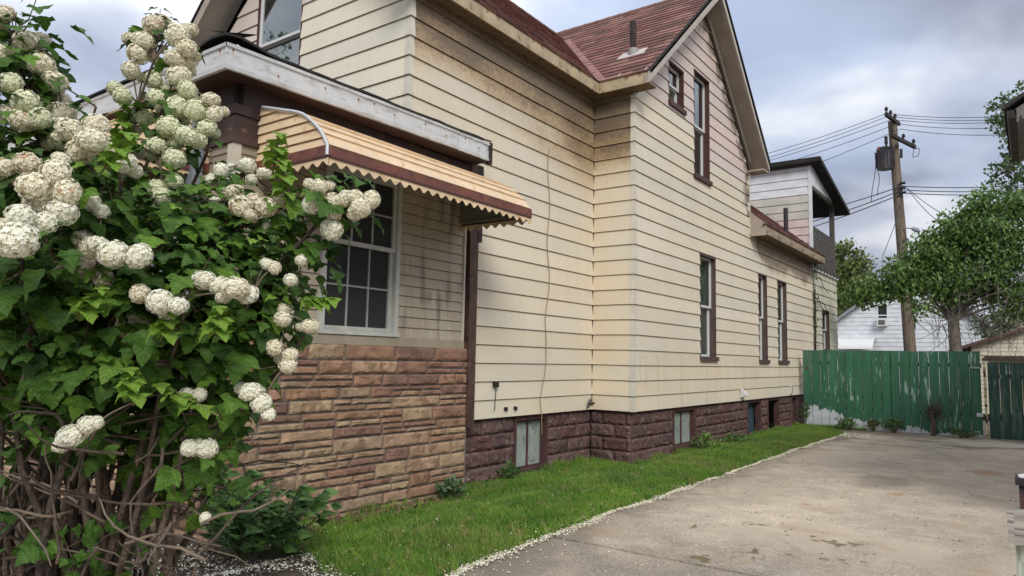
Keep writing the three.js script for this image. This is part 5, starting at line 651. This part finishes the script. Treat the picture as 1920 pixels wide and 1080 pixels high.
{ // next door on the right: only its eave corner reaches into the picture
  const h = thing('neighbour_house', 'grey eave corner of the neighbouring house cut off by the right edge', 'house'), gm = grain([120, 114, 108], .12, .8, { seed: 481 }), dk = grain([48, 44, 43], .2, .8, { seed: 482 }), z = -8; 
  new MB().box(.55, 6.5, 0, 4.0, -17, z - .5).put('wall', grain([168, 164, 156], .08, .8, { seed: 483, n: 5 }), h);
  const zb = -9.75; // the overhang stops short
  new MB().hexa([V3(-.085, 3.86, z), V3(-.02, 3.84, z), V3(-.02, 3.93, z), V3(-.10, 3.93, z), V3(-.085, 3.86, zb), V3(-.02, 3.84, zb), V3(-.02, 3.93, zb), V3(-.10, 3.93, zb)]).put('gutter', dk, h);
  new MB().hexa([V3(-.019, 3.80, z), V3(3.4, 5.90, z), V3(3.4, 6.06, z), V3(-.034, 3.93, z), V3(-.019, 3.80, z - .03), V3(3.4, 5.90, z - .03), V3(3.4, 6.06, z - .03), V3(-.034, 3.93, z - .03)]).put('rake_board', gm, h);
  new MB().hexa([V3(-.115, 3.935, z + .04), V3(3.4, 6.1, z + .04), V3(3.4, 6.14, z + .04), V3(-.115, 3.975, z + .04), V3(-.115, 3.935, zb), V3(3.4, 6.1, zb), V3(3.4, 6.14, zb), V3(-.115, 3.975, zb)]).put('roof', dk, h);
  new MB().hexa([V3(-.018, 3.84, z - .031), V3(.55, 4.17, z - .031), V3(.55, 4.2, z - .031), V3(-.018, 3.87, z - .031), V3(-.018, 3.84, zb), V3(.55, 4.17, zb), V3(.55, 4.2, zb), V3(-.018, 3.87, zb)]).put('soffit', gm, h); new MB().slab([V3(.55, 3.7, z - .5), V3(6.5, 3.7, z - .5), V3(3.4, 5.9, z - .5)], [V3(.55, 3.7, -17), V3(6.5, 3.7, -17), V3(3.4, 5.9, -17)]).put('gable', gm, h);
  new MB().hexa([V3(3.4, 6.1, z + .04), V3(6.9, 3.935, z + .04), V3(6.9, 3.975, z + .04), V3(3.4, 6.14, z + .04), V3(3.4, 6.1, zb), V3(6.9, 3.935, zb), V3(6.9, 3.975, zb), V3(3.4, 6.14, zb)]).put('roof', dk, h);
  new MB().tube([V3(.012, 3.86, z + .012), V3(.02, 3.70, z + .014), V3(.012, 3.62, z + .012), V3(.03, 3.58, z + .014)], .006, 5).put('loose_wire', std([40, 38, 36], .7), h); }
{ // low fence beside the drive, cut by the lower right corner
  const f = thing('fence_post', 'weathered wooden fence post with a slanted rail and rusty cap at the lower right corner', 'post'), rr = rngOf(5); f.position.set(-.055, 0, -2.45);
  const woodTex = (seed, base) => tex(512, 512, (u, v) => { const bend = (fbm(u * 3, v * 2, seed, 3) - .5) * .25, g = fbm((u + bend * .3) * 46, v * 2.5, seed + 1, 4), ring = fbm((u + bend * .5) * 14, v * 1.2, seed + 2, 3), k = .62 + .45 * g + .3 * ring; let c = base.map(q => q * k); c = mix(c, [70, 66, 60], sm(.30, .24, g) * .7); return c; }, { rep: [4, 1] });
  const wood = std(0xffffff, .9, { map: woodTex(485, [166, 172, 156]) });
  new MB().box(.0, .13, 0, 1.09, -.01, .10).put('post', wood, f);
  const railT = woodTex(491, [158, 152, 142]); railT.rotation = Math.PI / 2; const railM = std(0xffffff, .9, { map: railT });
  new MB().hexa([V3(-.012, 1.045, .145), V3(1.6, 1.36, .145), V3(1.6, 1.46, .145), V3(-.015, 1.128, .145), V3(-.012, 1.045, .105), V3(1.6, 1.36, .105), V3(1.6, 1.46, .105), V3(-.015, 1.128, .105)]).put('rail', railM, f);
  const rust = grain([78, 56, 50], .35, .9, { seed: 495, n: 9, spots: [46, 42, 44], st: .55 }); new MB().box(.012, .12, 1.09, 1.185, -.06, .02).put('cap_block', rust, f); new MB().box(.004, .128, 1.186, 1.205, -.068, .03).put('cap', rust, f);
  const fl = new MB(); for (let k = 0; k < 26; k++) { const x = .006 + rr() * .11, z = -.06 + rr() * .08; fl.box(x, x + .012 + rr() * .02, 1.206, 1.21 + rr() * .008, z, z + .01 + rr() * .015); } fl.put('paint_flakes', std([226, 226, 222], .8), f);
  new MB().box(1.5, 1.62, 0, 1.5, -.01, .10).put('post', wood, f); }
// small plants along the fence foot
function weed(name, label, pos, h, r, n, c0, c1, seed, o = {}) { const g = thing(name, label, 'plant', o.group), rr = rngOf(seed), mb = new MB(), items = []; g.position.copy(pos); for (let k = 0; k < n; k++) { const a = rr() * 6.3, q = Math.sqrt(rr()) * r, t = V3(Math.cos(a) * q, h * (.45 + .6 * rr()) * (1 - .3 * q / r), Math.sin(a) * q), pts = [V3(t.x * .2, 0, t.z * .2), V3(t.x * .5, t.y * .6, t.z * .5), t]; mb.tube(pts, o.stem ?? .004, 4, { open: true }); for (let m = 0; m < (o.leaves ?? 9); m++) { const s = .25 + .75 * rr(), p = pts[1].clone().lerp(t, s).add(V3((rr() - .5) * .06, (rr() - .5) * .06, (rr() - .5) * .06)); items.push({ p, q: orient(V3(rr() - .5, rr() * .5 - .05, rr() - .5), rr() * 6.3), s: .6 + .7 * rr(), c: C(...mix(c0, c1, rr())) }); } } mb.put('stems', o.bark ?? std([84, 96, 56], .9), g); leafCloud('leaves', g, o.leaf ?? lensLeaf(.06, .018), leafMat(), items); return g; }
weed('fence_weed', 'reddish weed growing at the white painted foot of the fence', V3(-3.05, 0, -18.5), .34, .16, 16, [92, 80, 44], [110, 116, 60], 901); weed('fence_weed', 'bushy green weed at the fence foot, right of the white patch', V3(-2.62, 0, -18.5), .36, .22, 26, [58, 84, 40], [96, 122, 58], 902); weed('fence_weed', 'low creeping weed at the fence foot beside the gate hinge', V3(-1.25, 0, -18.48), .20, .35, 30, [58, 92, 36], [98, 132, 52], 903); weed('fence_weed', 'leafy sapling shoot between house corner and fence end', V3(-4.55, 0, -18.45), .75, .14, 16, [62, 92, 40], [104, 130, 56], 904);
weed('fence_weed', 'small weed tuft where lawn, petals and fence meet', V3(-3.55, 0, -18.35), .3, .3, 26, [60, 96, 36], [104, 138, 54], 905);
{ const g = thing('cut_stump', 'small dead cut back stump sprouting in front of the green fence', 'stump'), rr = rngOf(31), m = grain([96, 76, 68], .3, .95, { seed: 497 }), mb = new MB(); g.position.set(-1.84, 0, -18.5); new MB().tube([V3(0, -.02, 0), V3(.03, .2, 0), V3(-.02, .42, .01), V3(.0, .55, 0)], t => .055 - .02 * t, 8).put('trunk', m, g); for (let k = 0; k < 16; k++) { const a = rr() * 6.3, s = V3(0, .3 + rr() * .25, 0), e = s.clone().add(V3(Math.cos(a) * .22, .05 + rr() * .22, Math.sin(a) * .1)); mb.tube([s, s.clone().lerp(e, .5).add(V3(0, -.03, 0)), e], .010, 4); } mb.put('branches', m, g); const it = []; for (let k = 0; k < 130; k++) it.push({ p: V3((rr() + rr() - 1) * .22, .42 + rr() * .3, (rr() - .5) * .2), q: orient(V3(rr() - .5, rr() - .3, rr() - .5), rr() * 6), s: .7, c: C(...mix([64, 58, 42], [70, 92, 44], rr())) }); leafCloud('leaves', g, lensLeaf(.07, .02), leafMat(), it); }

// ───────────────────────── snowball bush ─────────────────────────
function lobedLeaf(seed) { // three pointed lobes, toothed, folded along the midrib
  const rr = rngOf(seed), h = [[0, 0], [.10, -.02], [.26, .03], [.36, .10], [.50, .22], [.56, .36], [.64, .50], [.47, .49], [.42, .54], [.31, .52], [.34, .62], [.29, .72], [.20, .80], [.17, .90], [0, 1.06]], mb = new MB(), cup = .16 + rr() * .16, dr = .18 + rr() * .25;
  const P = (x, y) => V3(x, y - .08, cup * Math.abs(x) - dr * y * y + .07 * Math.sin(y * 9 + x * 7 + seed)), U = v => [(v.x + .7) / 1.4, (v.y + .1) / 1.2]; const mid = [0, .22, .45, .7, 1.06];
  for (const s of [-1, 1]) { const q = h.map(([x, y]) => P(s * x * (1 + (rr() - .5) * .08), y)), m = mid.map(y => P(0, y)); const T = (a, b, c) => s > 0 ? mb.tri(a, b, c, { uv: [U(a), U(b), U(c)] }) : mb.tri(a, c, b, { uv: [U(a), U(c), U(b)] }); T(m[0], q[1], m[1]); for (let i = 1; i < 5; i++) T(m[1], q[i], q[i + 1]); T(m[1], q[5], m[2]); for (let i = 5; i < 9; i++) T(m[2], q[i], q[i + 1]); T(m[2], q[9], m[3]); for (let i = 9; i < 13; i++) T(m[3], q[i], q[i + 1]); T(m[3], q[13], m[4]); }
  return mb.geo(); }
const veinMap = tex(128, 128, (u, v) => { const x = Math.abs(u * 1.4 - .7), y = v * 1.2 - .1; let k = .86 + .16 * fbm(u * 9, v * 9, 521, 3) - .10 * sm(.55, .75, fbm(u * 22, v * 22, 522, 2)); let d = x; for (const [a, b] of [[.0, .78], [.0, 1.35], [.25, 1.0], [.45, .95], [.62, .9]]) d = Math.min(d, Math.abs(y - a - x * b) * .75); if (d < .016) k *= 1.22; return [226 * k, 232 * k, 214 * k]; }, { clamp: true });
function snowball(seed, tint) { // a globe of many five petalled florets
  const rr = rngOf(seed), mb = new MB(), N = 190, sq = .88 + rr() * .16; const ico = new THREE.IcosahedronGeometry(.40, 2), p = ico.attributes.position; for (let i = 0; i < p.count; i += 3) { const v = k => V3(p.getX(i + k), p.getY(i + k) * sq, p.getZ(i + k)); mb.tri(v(0), v(1), v(2), { c: tint.core }); }
  for (let k = 0; k < N; k++) { const y = 1 - 2 * (k + .5) / N, r = Math.sqrt(1 - y * y), a = k * 2.39996 + (rr() - .5) * .4, n = V3(r * Math.cos(a), y * sq, r * Math.sin(a)).add(V3((rr() - .5) * .2, (rr() - .5) * .2, (rr() - .5) * .2)).normalize(), c = n.clone().multiplyScalar(.425 + (rr() - .35) * .11), t = new THREE.Vector3().crossVectors(n, V3(.3, .9, .2)).normalize(), b = new THREE.Vector3().crossVectors(n, t), R = .074 + rr() * .026, ro = rr() * 6.3, pick = rr(), brown = pick < tint.brown, base = brown ? [.48 + rr() * .2, .37 + rr() * .15, .24] : tint.pet, kk = .86 + rr() * .2, col = base.map(v => v * kk);
    for (let q = 0; q < 5; q++) { const w = ro + q * 1.2566, D = s => t.clone().multiplyScalar(Math.cos(w + s)).addScaledVector(b, Math.sin(w + s)), up = (rr() - .3) * .05; const e1 = c.clone().addScaledVector(D(-.5), R * .75).addScaledVector(n, .02), e2 = c.clone().addScaledVector(D(.5), R * .75).addScaledVector(n, .02), tip = c.clone().addScaledVector(D(0), R * 1.1).addScaledVector(n, up); mb.tri(c, e1, tip, { c: col }); mb.tri(c, tip, e2, { c: col }); } }
  return mb.geo(); }
{ const bush = thing('snowball_bush', 'big flowering shrub with white snowball blooms and lobed leaves at the left', 'shrub'), rr = rngOf(1001);
  const base = at(140, 1080, 3.05).setY(0); bush.position.copy(base); const L = v => v.clone().sub(base);
  const petM = new THREE.MeshStandardMaterial({ vertexColors: true, roughness: .85, side: THREE.DoubleSide });
  const tints = [{ core: [.78, .75, .54], pet: [.90, .88, .73], brown: .0 }, { core: [.75, .70, .49], pet: [.88, .83, .65], brown: .02 }, { core: [.68, .60, .42], pet: [.84, .77, .59], brown: .10 }, { core: [.70, .73, .47], pet: [.83, .84, .60], brown: .0 }];
  const heads = tints.flatMap((t, i) => [snowball(20 + i * 3, t), snowball(21 + i * 3, t)]);
  // photo pixel, size in pixels, kind (0 fresh, 1 cream, 2 browning, 3 greenish), depth
  const FL = [[8, 27, 42, 2, 2.5], [50, 80, 50, 1, 2.5], [3, 100, 42, 1, 2.4], [20, 155, 46, 3, 2.4], [78, 120, 54, 1, 2.5], [104, 154, 48, 1, 2.5], [48, 192, 58, 3, 2.4], [42, 226, 50, 1, 2.4], [74, 222, 44, 3, 2.4], [117, 213, 50, 1, 2.5], [112, 236, 40, 0, 2.5], [5, 215, 44, 1, 2.4],
    [287, 47, 40, 2, 2.8], [268, 78, 46, 1, 2.8], [333, 67, 48, 1, 2.8], [350, 92, 40, 2, 2.8], [258, 102, 44, 1, 2.8], [328, 110, 38, 1, 2.8], [245, 132, 38, 1, 2.8], [335, 143, 46, 1, 2.8], [352, 115, 36, 1, 2.85], [352, 168, 38, 3, 2.8], [230, 181, 38, 3, 2.8], [293, 182, 38, 3, 2.8], [395, 187, 33, 1, 2.8], [402, 214, 36, 1, 2.8], [367, 207, 46, 3, 2.8], [332, 200, 42, 3, 2.8], [352, 188, 40, 3, 2.85], [315, 238, 48, 3, 2.75], [350, 255, 46, 3, 2.75], [295, 272, 40, 3, 2.75], [327, 297, 42, 3, 2.75], [388, 240, 35, 3, 2.8], [370, 262, 38, 3, 2.8], [268, 220, 40, 3, 2.85], [247, 245, 34, 0, 2.9], [288, 150, 36, 3, 2.85], [258, 285, 28, 0, 2.9], [248, 320, 28, 0, 2.8], [193, 328, 24, 3, 2.8], [340, 225, 36, 3, 2.9], [310, 205, 34, 1, 2.9],
    [132, 245, 54, 1, 2.4], [175, 266, 60, 1, 2.35], [220, 287, 48, 1, 2.4], [235, 306, 42, 0, 2.4], [110, 262, 40, 1, 2.45], [150, 285, 50, 2, 2.4], [52, 308, 52, 2, 2.2], [62, 350, 62, 1, 2.15], [105, 325, 56, 1, 2.2], [124, 362, 58, 1, 2.2], [114, 398, 54, 0, 2.2], [80, 382, 50, 1, 2.2], [170, 380, 42, 0, 2.4], [190, 396, 30, 0, 2.4], [8, 315, 44, 1, 2.2], [38, 408, 54, 0, 2.1], [85, 418, 44, 0, 2.15], [30, 450, 74, 0, 2.0], [3, 432, 52, 1, 2.0], [105, 502, 46, 2, 2.4], [158, 500, 48, 2, 2.4], [172, 465, 46, 1, 2.3], [212, 476, 56, 0, 2.25], [260, 480, 52, 0, 2.25], [193, 522, 44, 2, 2.4], [30, 330, 44, 1, 2.3],
    [307, 370, 40, 3, 2.7], [295, 352, 36, 3, 2.75], [327, 340, 36, 3, 2.75], [405, 383, 32, 0, 2.6], [440, 360, 34, 2, 2.6], [452, 386, 44, 2, 2.55], [500, 388, 42, 2, 2.55], [527, 377, 30, 2, 2.6], [415, 320, 34, 0, 2.7], [463, 311, 33, 0, 2.7], [495, 325, 27, 0, 2.7], [472, 337, 22, 0, 2.7], [397, 337, 26, 0, 2.7], [410, 435, 26, 0, 2.6], [500, 425, 22, 0, 2.6], [470, 405, 30, 2, 2.55], [350, 372, 30, 3, 2.8],
    [598, 352, 38, 1, 2.5], [585, 384, 40, 0, 2.5], [626, 378, 40, 2, 2.5], [649, 372, 36, 1, 2.5], [676, 390, 46, 1, 2.45], [697, 374, 36, 1, 2.5], [627, 402, 30, 1, 2.5], [622, 430, 42, 0, 2.5], [580, 345, 28, 1, 2.55], [665, 400, 32, 1, 2.5],
    [263, 551, 42, 2, 2.3], [300, 566, 50, 0, 2.25], [335, 573, 42, 0, 2.25], [384, 526, 46, 0, 2.4], [412, 536, 40, 0, 2.4], [440, 540, 50, 1, 2.35], [464, 552, 40, 0, 2.4], [545, 525, 30, 0, 2.5], [515, 502, 28, 1, 2.5], [500, 495, 26, 0, 2.5], [566, 488, 26, 0, 2.55], [530, 598, 36, 1, 2.5], [582, 612, 34, 1, 2.5], [250, 611, 64, 2, 2.5], [240, 640, 46, 2, 2.6], [540, 686, 36, 1, 2.5], [515, 652, 34, 1, 2.5], [545, 665, 28, 1, 2.5], [470, 735, 40, 0, 2.45], [490, 756, 42, 0, 2.45], [503, 776, 30, 0, 2.45], [350, 741, 30, 0, 2.5], [374, 740, 28, 0, 2.5], [132, 818, 48, 0, 2.3], [164, 797, 36, 0, 2.3], [182, 792, 28, 0, 2.3], [356, 840, 34, 0, 2.5], [388, 841, 40, 0, 2.5], [385, 971, 24, 0, 2.6]];
  for (const [px, py, s, k, d] of FL.slice()) if (s > 33 && rr() < .75) { const a = rr() * 6.3; FL.push([px + Math.cos(a) * s * .55, py + Math.sin(a) * s * .5, s * (.55 + .25 * rr()), k, d + .03 + rr() * .05]); }
  const hp = FL.map(([px, py, s, k, d]) => { const p = at(px, py, d); const m = put('flower_head', heads[k * 2 + (rr() < .5 ? 0 : 1)], petM, bush); m.position.copy(L(p)); const sc = s * d / F * 1.0; m.scale.set(sc * (.86 + .28 * rr()), sc * (.80 + .22 * rr()), sc * (.86 + .28 * rr())); m.rotation.set((rr() - .5) * .9, rr() * 6.3, (rr() - .5) * .9); return p; });
  // stems
  const woodM = [grain([92, 78, 68], .45, .95, { seed: 511, n: 7, rep: [1, 6], spots: [64, 54, 48], st: .55 }), grain([122, 108, 94], .35, .95, { seed: 512, n: 7, rep: [1, 6] }), grain([72, 61, 54], .45, .95, { seed: 513, n: 7, rep: [1, 6], spots: [98, 86, 76], st: .62 })];
  const curve = (a, b, bulge, n = 9, j = .03) => { const m = a.clone().lerp(b, .55).add(bulge), q = []; for (let i = 0; i <= n; i++) { const t = i / n; q.push(a.clone().multiplyScalar((1 - t) * (1 - t)).addScaledVector(m, 2 * t * (1 - t)).addScaledVector(b, t * t).add(i && i < n ? V3((rr() - .5) * j, (rr() - .5) * j, (rr() - .5) * j) : V3(0, 0, 0))); } return q; };
  const foot = () => { const a = rr() * 6.3, r = Math.sqrt(rr()) * .42; return V3(Math.cos(a) * r, -.02, Math.sin(a) * r * .8); };
  const tops = [[20, 60, 2.5], [60, 170, 2.5], [110, 200, 2.5], [290, 110, 2.8], [300, 315, 2.75], [220, 290, 2.5], [70, 360, 2.3], [40, 430, 2.2], [190, 470, 2.4], [260, 480, 2.4], [440, 380, 2.6], [500, 380, 2.6], [630, 380, 2.55], [600, 420, 2.6], [460, 320, 2.7], [400, 200, 2.85], [330, 140, 2.85], [480, 540, 2.5], [560, 520, 2.6], [580, 610, 2.55], [500, 740, 2.5], [350, 560, 2.4], [120, 520, 2.6], [-40, 300, 2.5], [-120, 100, 2.8], [-160, 420, 2.6], [-60, 520, 2.4], [250, 610, 2.6], [380, 720, 2.6], [20, 600, 2.7], [-90, 650, 2.8], [190, 650, 2.9], [330, 640, 3.0], [420, 650, 2.9], [90, 300, 2.9], [180, 200, 3.0], [380, 840, 2.6], [300, 760, 2.7], [-200, 250, 3.0], [60, 700, 2.7]];
  const stems = tops.map(([px, py, d]) => { const e = L(at(px, py, d)), f = foot(), q = curve(f, e, V3(e.x * .02, .25 + rr() * .2, e.z * .02), 10, .035); new MB().tube(q, t => lerp(.019, .0045, t), 7).put('stem', woodM[Math.floor(rr() * 3)], bush); return q; });
  for (const p of hp) { const e = L(p); let best = null, bd = 9; for (const q of stems) for (let i = 4; i < q.length; i++) { const d = q[i].distanceTo(e) + Math.max(0, q[i].y - e.y) * .6; if (d < bd) { bd = d; best = q[i]; } } if (bd > .03) new MB().tube(curve(best, e, V3(0, .03, 0), 4, .006), .0032, 5, { open: true }).put('twig', woodM[1], bush); }
  for (let k = 0; k < 30; k++) { const f = foot(), h = .35 + rr() * .8, a = rr() * 6.3, e = f.clone().add(V3(Math.cos(a) * .6 * rr(), h, Math.sin(a) * .6 * rr())); new MB().tube(curve(f, e, V3(0, .05, 0), 6, .04), t => lerp(.024, .012, t) * (.35 + .9 * hash(k, 1, 4)), 7).put('stem', woodM[Math.floor(rr() * 3)], bush); }
  for (let k = 0; k < 150; k++) { const c = at(-60 + rr() * 450, 660 + rr() * 460, 2.4 + rr() * .8), pts = [L(c)]; let d = V3(rr() - .5, rr() - .35, rr() - .5).normalize(); const n = 5 + Math.floor(rr() * 4); for (let i = 0; i < n; i++) { d.add(V3((rr() - .5) * .8, (rr() - .55) * .6, (rr() - .5) * .8)).normalize(); pts.push(pts.at(-1).clone().addScaledVector(d, .05 + rr() * .05)); } new MB().tube(pts, t => lerp(.0065, .0022, t), 5, { open: true }).put('twig', woodM[Math.floor(rr() * 2.4)], bush); }
  // leaves through the crown's volume
  const blobs = [[45, 130, 70, 150, 2.55, .3, 110], [30, 60, 50, 60, 2.55, .15, 40], [90, 190, 40, 50, 2.55, .12, 34], [20, 260, 80, 80, 2.5, .4, 55], [300, 90, 40, 75, 2.9, .12, 34], [320, 220, 70, 85, 2.9, .2, 60], [200, 330, 110, 90, 2.7, .5, 130], [60, 400, 130, 110, 2.6, .5, 170], [330, 400, 130, 95, 2.8, .4, 170], [480, 400, 110, 80, 2.75, .25, 130], [600, 400, 75, 75, 2.65, .12, 62], [655, 350, 50, 18, 2.58, .05, 16], [420, 500, 150, 90, 2.75, .35, 190], [540, 520, 80, 90, 2.7, .2, 80], [200, 520, 170, 110, 2.75, .5, 230], [60, 560, 130, 130, 2.7, .5, 210], [180, 640, 200, 100, 2.85, .5, 240], [400, 630, 130, 90, 2.75, .3, 150], [520, 600, 60, 80, 2.65, .12, 46], [90, 710, 130, 60, 2.8, .5, 90], [300, 730, 120, 70, 2.95, .4, 90], [440, 730, 60, 50, 2.65, .15, 30], [380, 860, 60, 50, 2.8, .3, 26], [500, 690, 40, 50, 2.6, .1, 14], [-120, 350, 130, 350, 2.7, .7, 340], [80, 690, 150, 90, 2.6, .35, 130], [250, 700, 130, 80, 2.65, .3, 110], [60, 780, 90, 40, 2.6, .2, 34], [200, 560, 150, 90, 2.5, .2, 110], [430, 590, 110, 70, 2.55, .15, 80], [60, 500, 100, 80, 2.35, .2, 60], [360, 470, 120, 60, 2.5, .15, 70], [400, 780, 60, 60, 2.75, .2, 34], [390, 900, 70, 90, 2.9, .2, 40], [120, 1040, 130, 40, 2.6, .2, 16], [330, 690, 90, 60, 2.8, .2, 50], [100, 790, 130, 50, 2.7, .3, 64], [250, 800, 90, 60, 2.8, .3, 46], [20, 850, 70, 40, 2.7, .2, 20], [430, 330, 60, 20, 2.7, .08, 20], [225, 265, 30, 60, 2.85, .1, 14], [250, 1060, 40, 25, 2.8, .1, 8], [130, 820, 60, 25, 2.5, .2, 14], [440, 840, 40, 30, 2.6, .1, 10]];
  const shapes = [1, 2, 3, 4, 5, 6].map(s => lobedLeaf(s * 7)), lp = []; const greens = [[66, 98, 38], [78, 113, 42], [94, 130, 47], [112, 148, 55], [132, 166, 64]];
  const core = L(at(190, 620, 3.0)), lt = new MB();
  for (const [cx, cy, rx, ry, d, dr, n0] of blobs) for (let k = 0, sprays = Math.ceil(n0 / 5.2); k < sprays; k++) { // sprays of opposite leaves round the end of a twig
    const u = rr() * 2 - 1, v = rr() * 2 - 1, w = rr() * 2 - 1; if (u * u + v * v + w * w > 1.1) { k--; continue; } const dd = d + w * dr, c = L(at(cx + u * rx, cy + v * ry, dd)), out = c.clone().sub(core).normalize().multiplyScalar(.8).add(V3((rr() - .5) * .9, .35 + rr() * .6, (rr() - .5) * .9)).normalize(); const young = rr() < .13, big = .055 + rr() * .035, sideA = new THREE.Vector3().crossVectors(out, V3(rr() - .5, rr() - .5, rr() - .5)).normalize(), sideB = new THREE.Vector3().crossVectors(out, sideA), tone = rr() * 2.2; { let bs = null, bd = 9; for (const qs of stems) for (let i = 3; i < qs.length; i++) { const D = qs[i].distanceTo(c); if (D < bd) { bd = D; bs = qs[i]; } } if (bd > .04) lt.tube([bs, bs.clone().lerp(c, .55).addScaledVector(out, -.03), c], t => .0034 - .0016 * t, 4, { open: true }); } const off = Math.abs(cx + u * rx - 350) > 400 ? 5 : 0;
    for (let q = 0; q < 6; q++) { const lvl = Math.floor(q / 2), sd = (lvl % 2 ? sideB : sideA).clone().multiplyScalar(q % 2 ? 1 : -1), len = big * (.55 + .3 * lvl) * (.85 + .3 * rr()), p = c.clone().addScaledVector(out, -.06 * lvl).addScaledVector(sd, .018 + .03 * lvl); let tip = sd.clone().add(V3(0, -.25 - .35 * rr(), 0)).addScaledVector(out, .35 - .15 * lvl).normalize(), face = V3((rr() - .5) * .7, 1, (rr() - .5) * .7).addScaledVector(out, .5).addScaledVector(c.clone().sub(core).setY(0).normalize(), .45); face.addScaledVector(tip, -face.dot(tip)).normalize(); const X = new THREE.Vector3().crossVectors(tip, face); lp.push({ p, q: new THREE.Quaternion().setFromRotationMatrix(new THREE.Matrix4().makeBasis(X, tip, face)), s: len, ci: young ? (lvl === 0 ? 4 : 3) : Math.min(3, Math.floor(tone + rr() * 1.2)), d: dd + off, sh: Math.floor(rr() * 6) }); } }
  stuff(lt.put('leaf_twigs', woodM[0], bush));
  // leafy shoots standing up out of the foliage
  for (const [x0, y0, x1, y1, d] of [[510, 330, 522, 250, 2.55], [405, 640, 410, 575, 2.3], [410, 780, 300, 720, 2.4], [225, 300, 232, 195, 2.8], [185, 330, 240, 250, 2.3], [535, 390, 530, 300, 2.55], [300, 640, 320, 580, 2.3], [250, 760, 245, 690, 2.3], [560, 560, 620, 560, 2.5], [140, 600, 190, 540, 2.25]]) { const A = L(at(x0, y0, d)), B = L(at(x1, y1, d)); new MB().tube([A, A.clone().lerp(B, .5).add(V3(.01, 0, 0)), B], t => .004 - .0015 * t, 5, { open: true }).put('shoot', std([104, 112, 62], .8), bush); for (let k = 0; k < 9; k++) { const t = .35 + .65 * k / 8, p = A.clone().lerp(B, t), a = k * 1.6, face = V3(Math.cos(a) * .4, 1, Math.sin(a) * .4).normalize(); let tip = V3(Math.cos(a), -.2, Math.sin(a)); tip.addScaledVector(face, -tip.dot(face)).normalize(); const X = new THREE.Vector3().crossVectors(tip, face); lp.push({ p, q: new THREE.Quaternion().setFromRotationMatrix(new THREE.Matrix4().makeBasis(X, tip, face)), s: .035 + .05 * (1 - t) + .02 * rr(), ci: 4, d: d - .8, sh: k % 6 }); } }
  lp.sort((a, b) => a.d - b.d);
  const lm = greens.map(c => new THREE.MeshPhysicalMaterial({ color: C(...c.map(v => v * 1.08)), map: veinMap, roughness: .62, specularIntensity: .5, side: THREE.DoubleSide, transmission: .3, thickness: 0 }));
  lp.slice(0, 300).forEach(l => { const m = put('leaf', shapes[l.sh], lm[l.ci], bush); m.position.copy(l.p); m.quaternion.copy(l.q); m.scale.setScalar(l.s); });
  const rest = lp.slice(300); shapes.forEach((g, i) => { const im = leafCloud('leaves', bush, g, leafMat(.28), rest.filter(l => l.sh === i).map(l => ({ p: l.p, q: l.q, s: l.s, c: C(...greens[l.ci].map(v => v * 1.08)).multiplyScalar(.9 + .2 * hash(i, Math.round(l.s * 1e5), 2)) }))); im.material.specularIntensity = .5; im.material.map = veinMap; }); }
// leafy plant under the bush, against the stone
{ const g = thing('perennial_plant', 'dark green leafy perennial growing at the corner of the stone wall', 'plant'), rr = rngOf(1201), b = V3(-4.75, 0, -3.35), items = [], mb = new MB(); g.position.copy(b); const lf = lensLeaf(.11, .028, .3);
  for (let k = 0; k < 62; k++) { const a = rr() * 6.3, r = Math.sqrt(rr()) * .62, h = .22 + rr() * .42 * (1 - .4 * r), t = V3(Math.cos(a) * r, h, Math.sin(a) * r * .7); mb.tube([V3(t.x * .35, 0, t.z * .35), V3(t.x * .7, h * .6, t.z * .7), t], .004, 4, { open: true }); for (let m = 0; m < 5; m++) { const u = .4 + .15 * m, p = V3(t.x * .35, 0, t.z * .35).lerp(t, u), a2 = rr() * 6.3; for (let q = -2; q <= 2; q++) { const w = a2 + q * .5; items.push({ p: p.clone().add(V3(Math.cos(a2) * .02, .01, Math.sin(a2) * .02)), q: orient(V3(Math.cos(w), .15 + rr() * .3 - .2, Math.sin(w)), rr() * 1 - .5), s: .8 + .5 * rr() - Math.abs(q) * .12, c: C(...mix([58, 92, 42], [104, 142, 60], Math.pow(rr(), 1.3))) }); } } }
  mb.put('stems', std([74, 92, 50], .9), g); leafCloud('leaves', g, lf, leafMat(.3), items); }
weed('foundation_weed', 'broad leaved weed at the joint of stone wall and purple blocks', V3(-5.18, -.03, -6.1), .22, .18, 14, [72, 98, 60], [110, 134, 88], 911, { leaf: lensLeaf(.08, .03) }); weed('foundation_weed', 'tall weed under the nearer frosted basement window', V3(-5.3, -.03, -7.35), .3, .16, 14, [62, 98, 40], [100, 138, 56], 912); weed('foundation_weed', 'leggy yellow green weed below the second frosted basement window', V3(-4.55, -.03, -11.9), .42, .3, 20, [84, 116, 44], [134, 158, 60], 913); weed('foundation_weed', 'bushy weed against the blocks just past the second basement window', V3(-4.5, -.03, -13.2), .26, .45, 34, [66, 104, 40], [110, 146, 56], 914);
renderer.render(scene, camera);
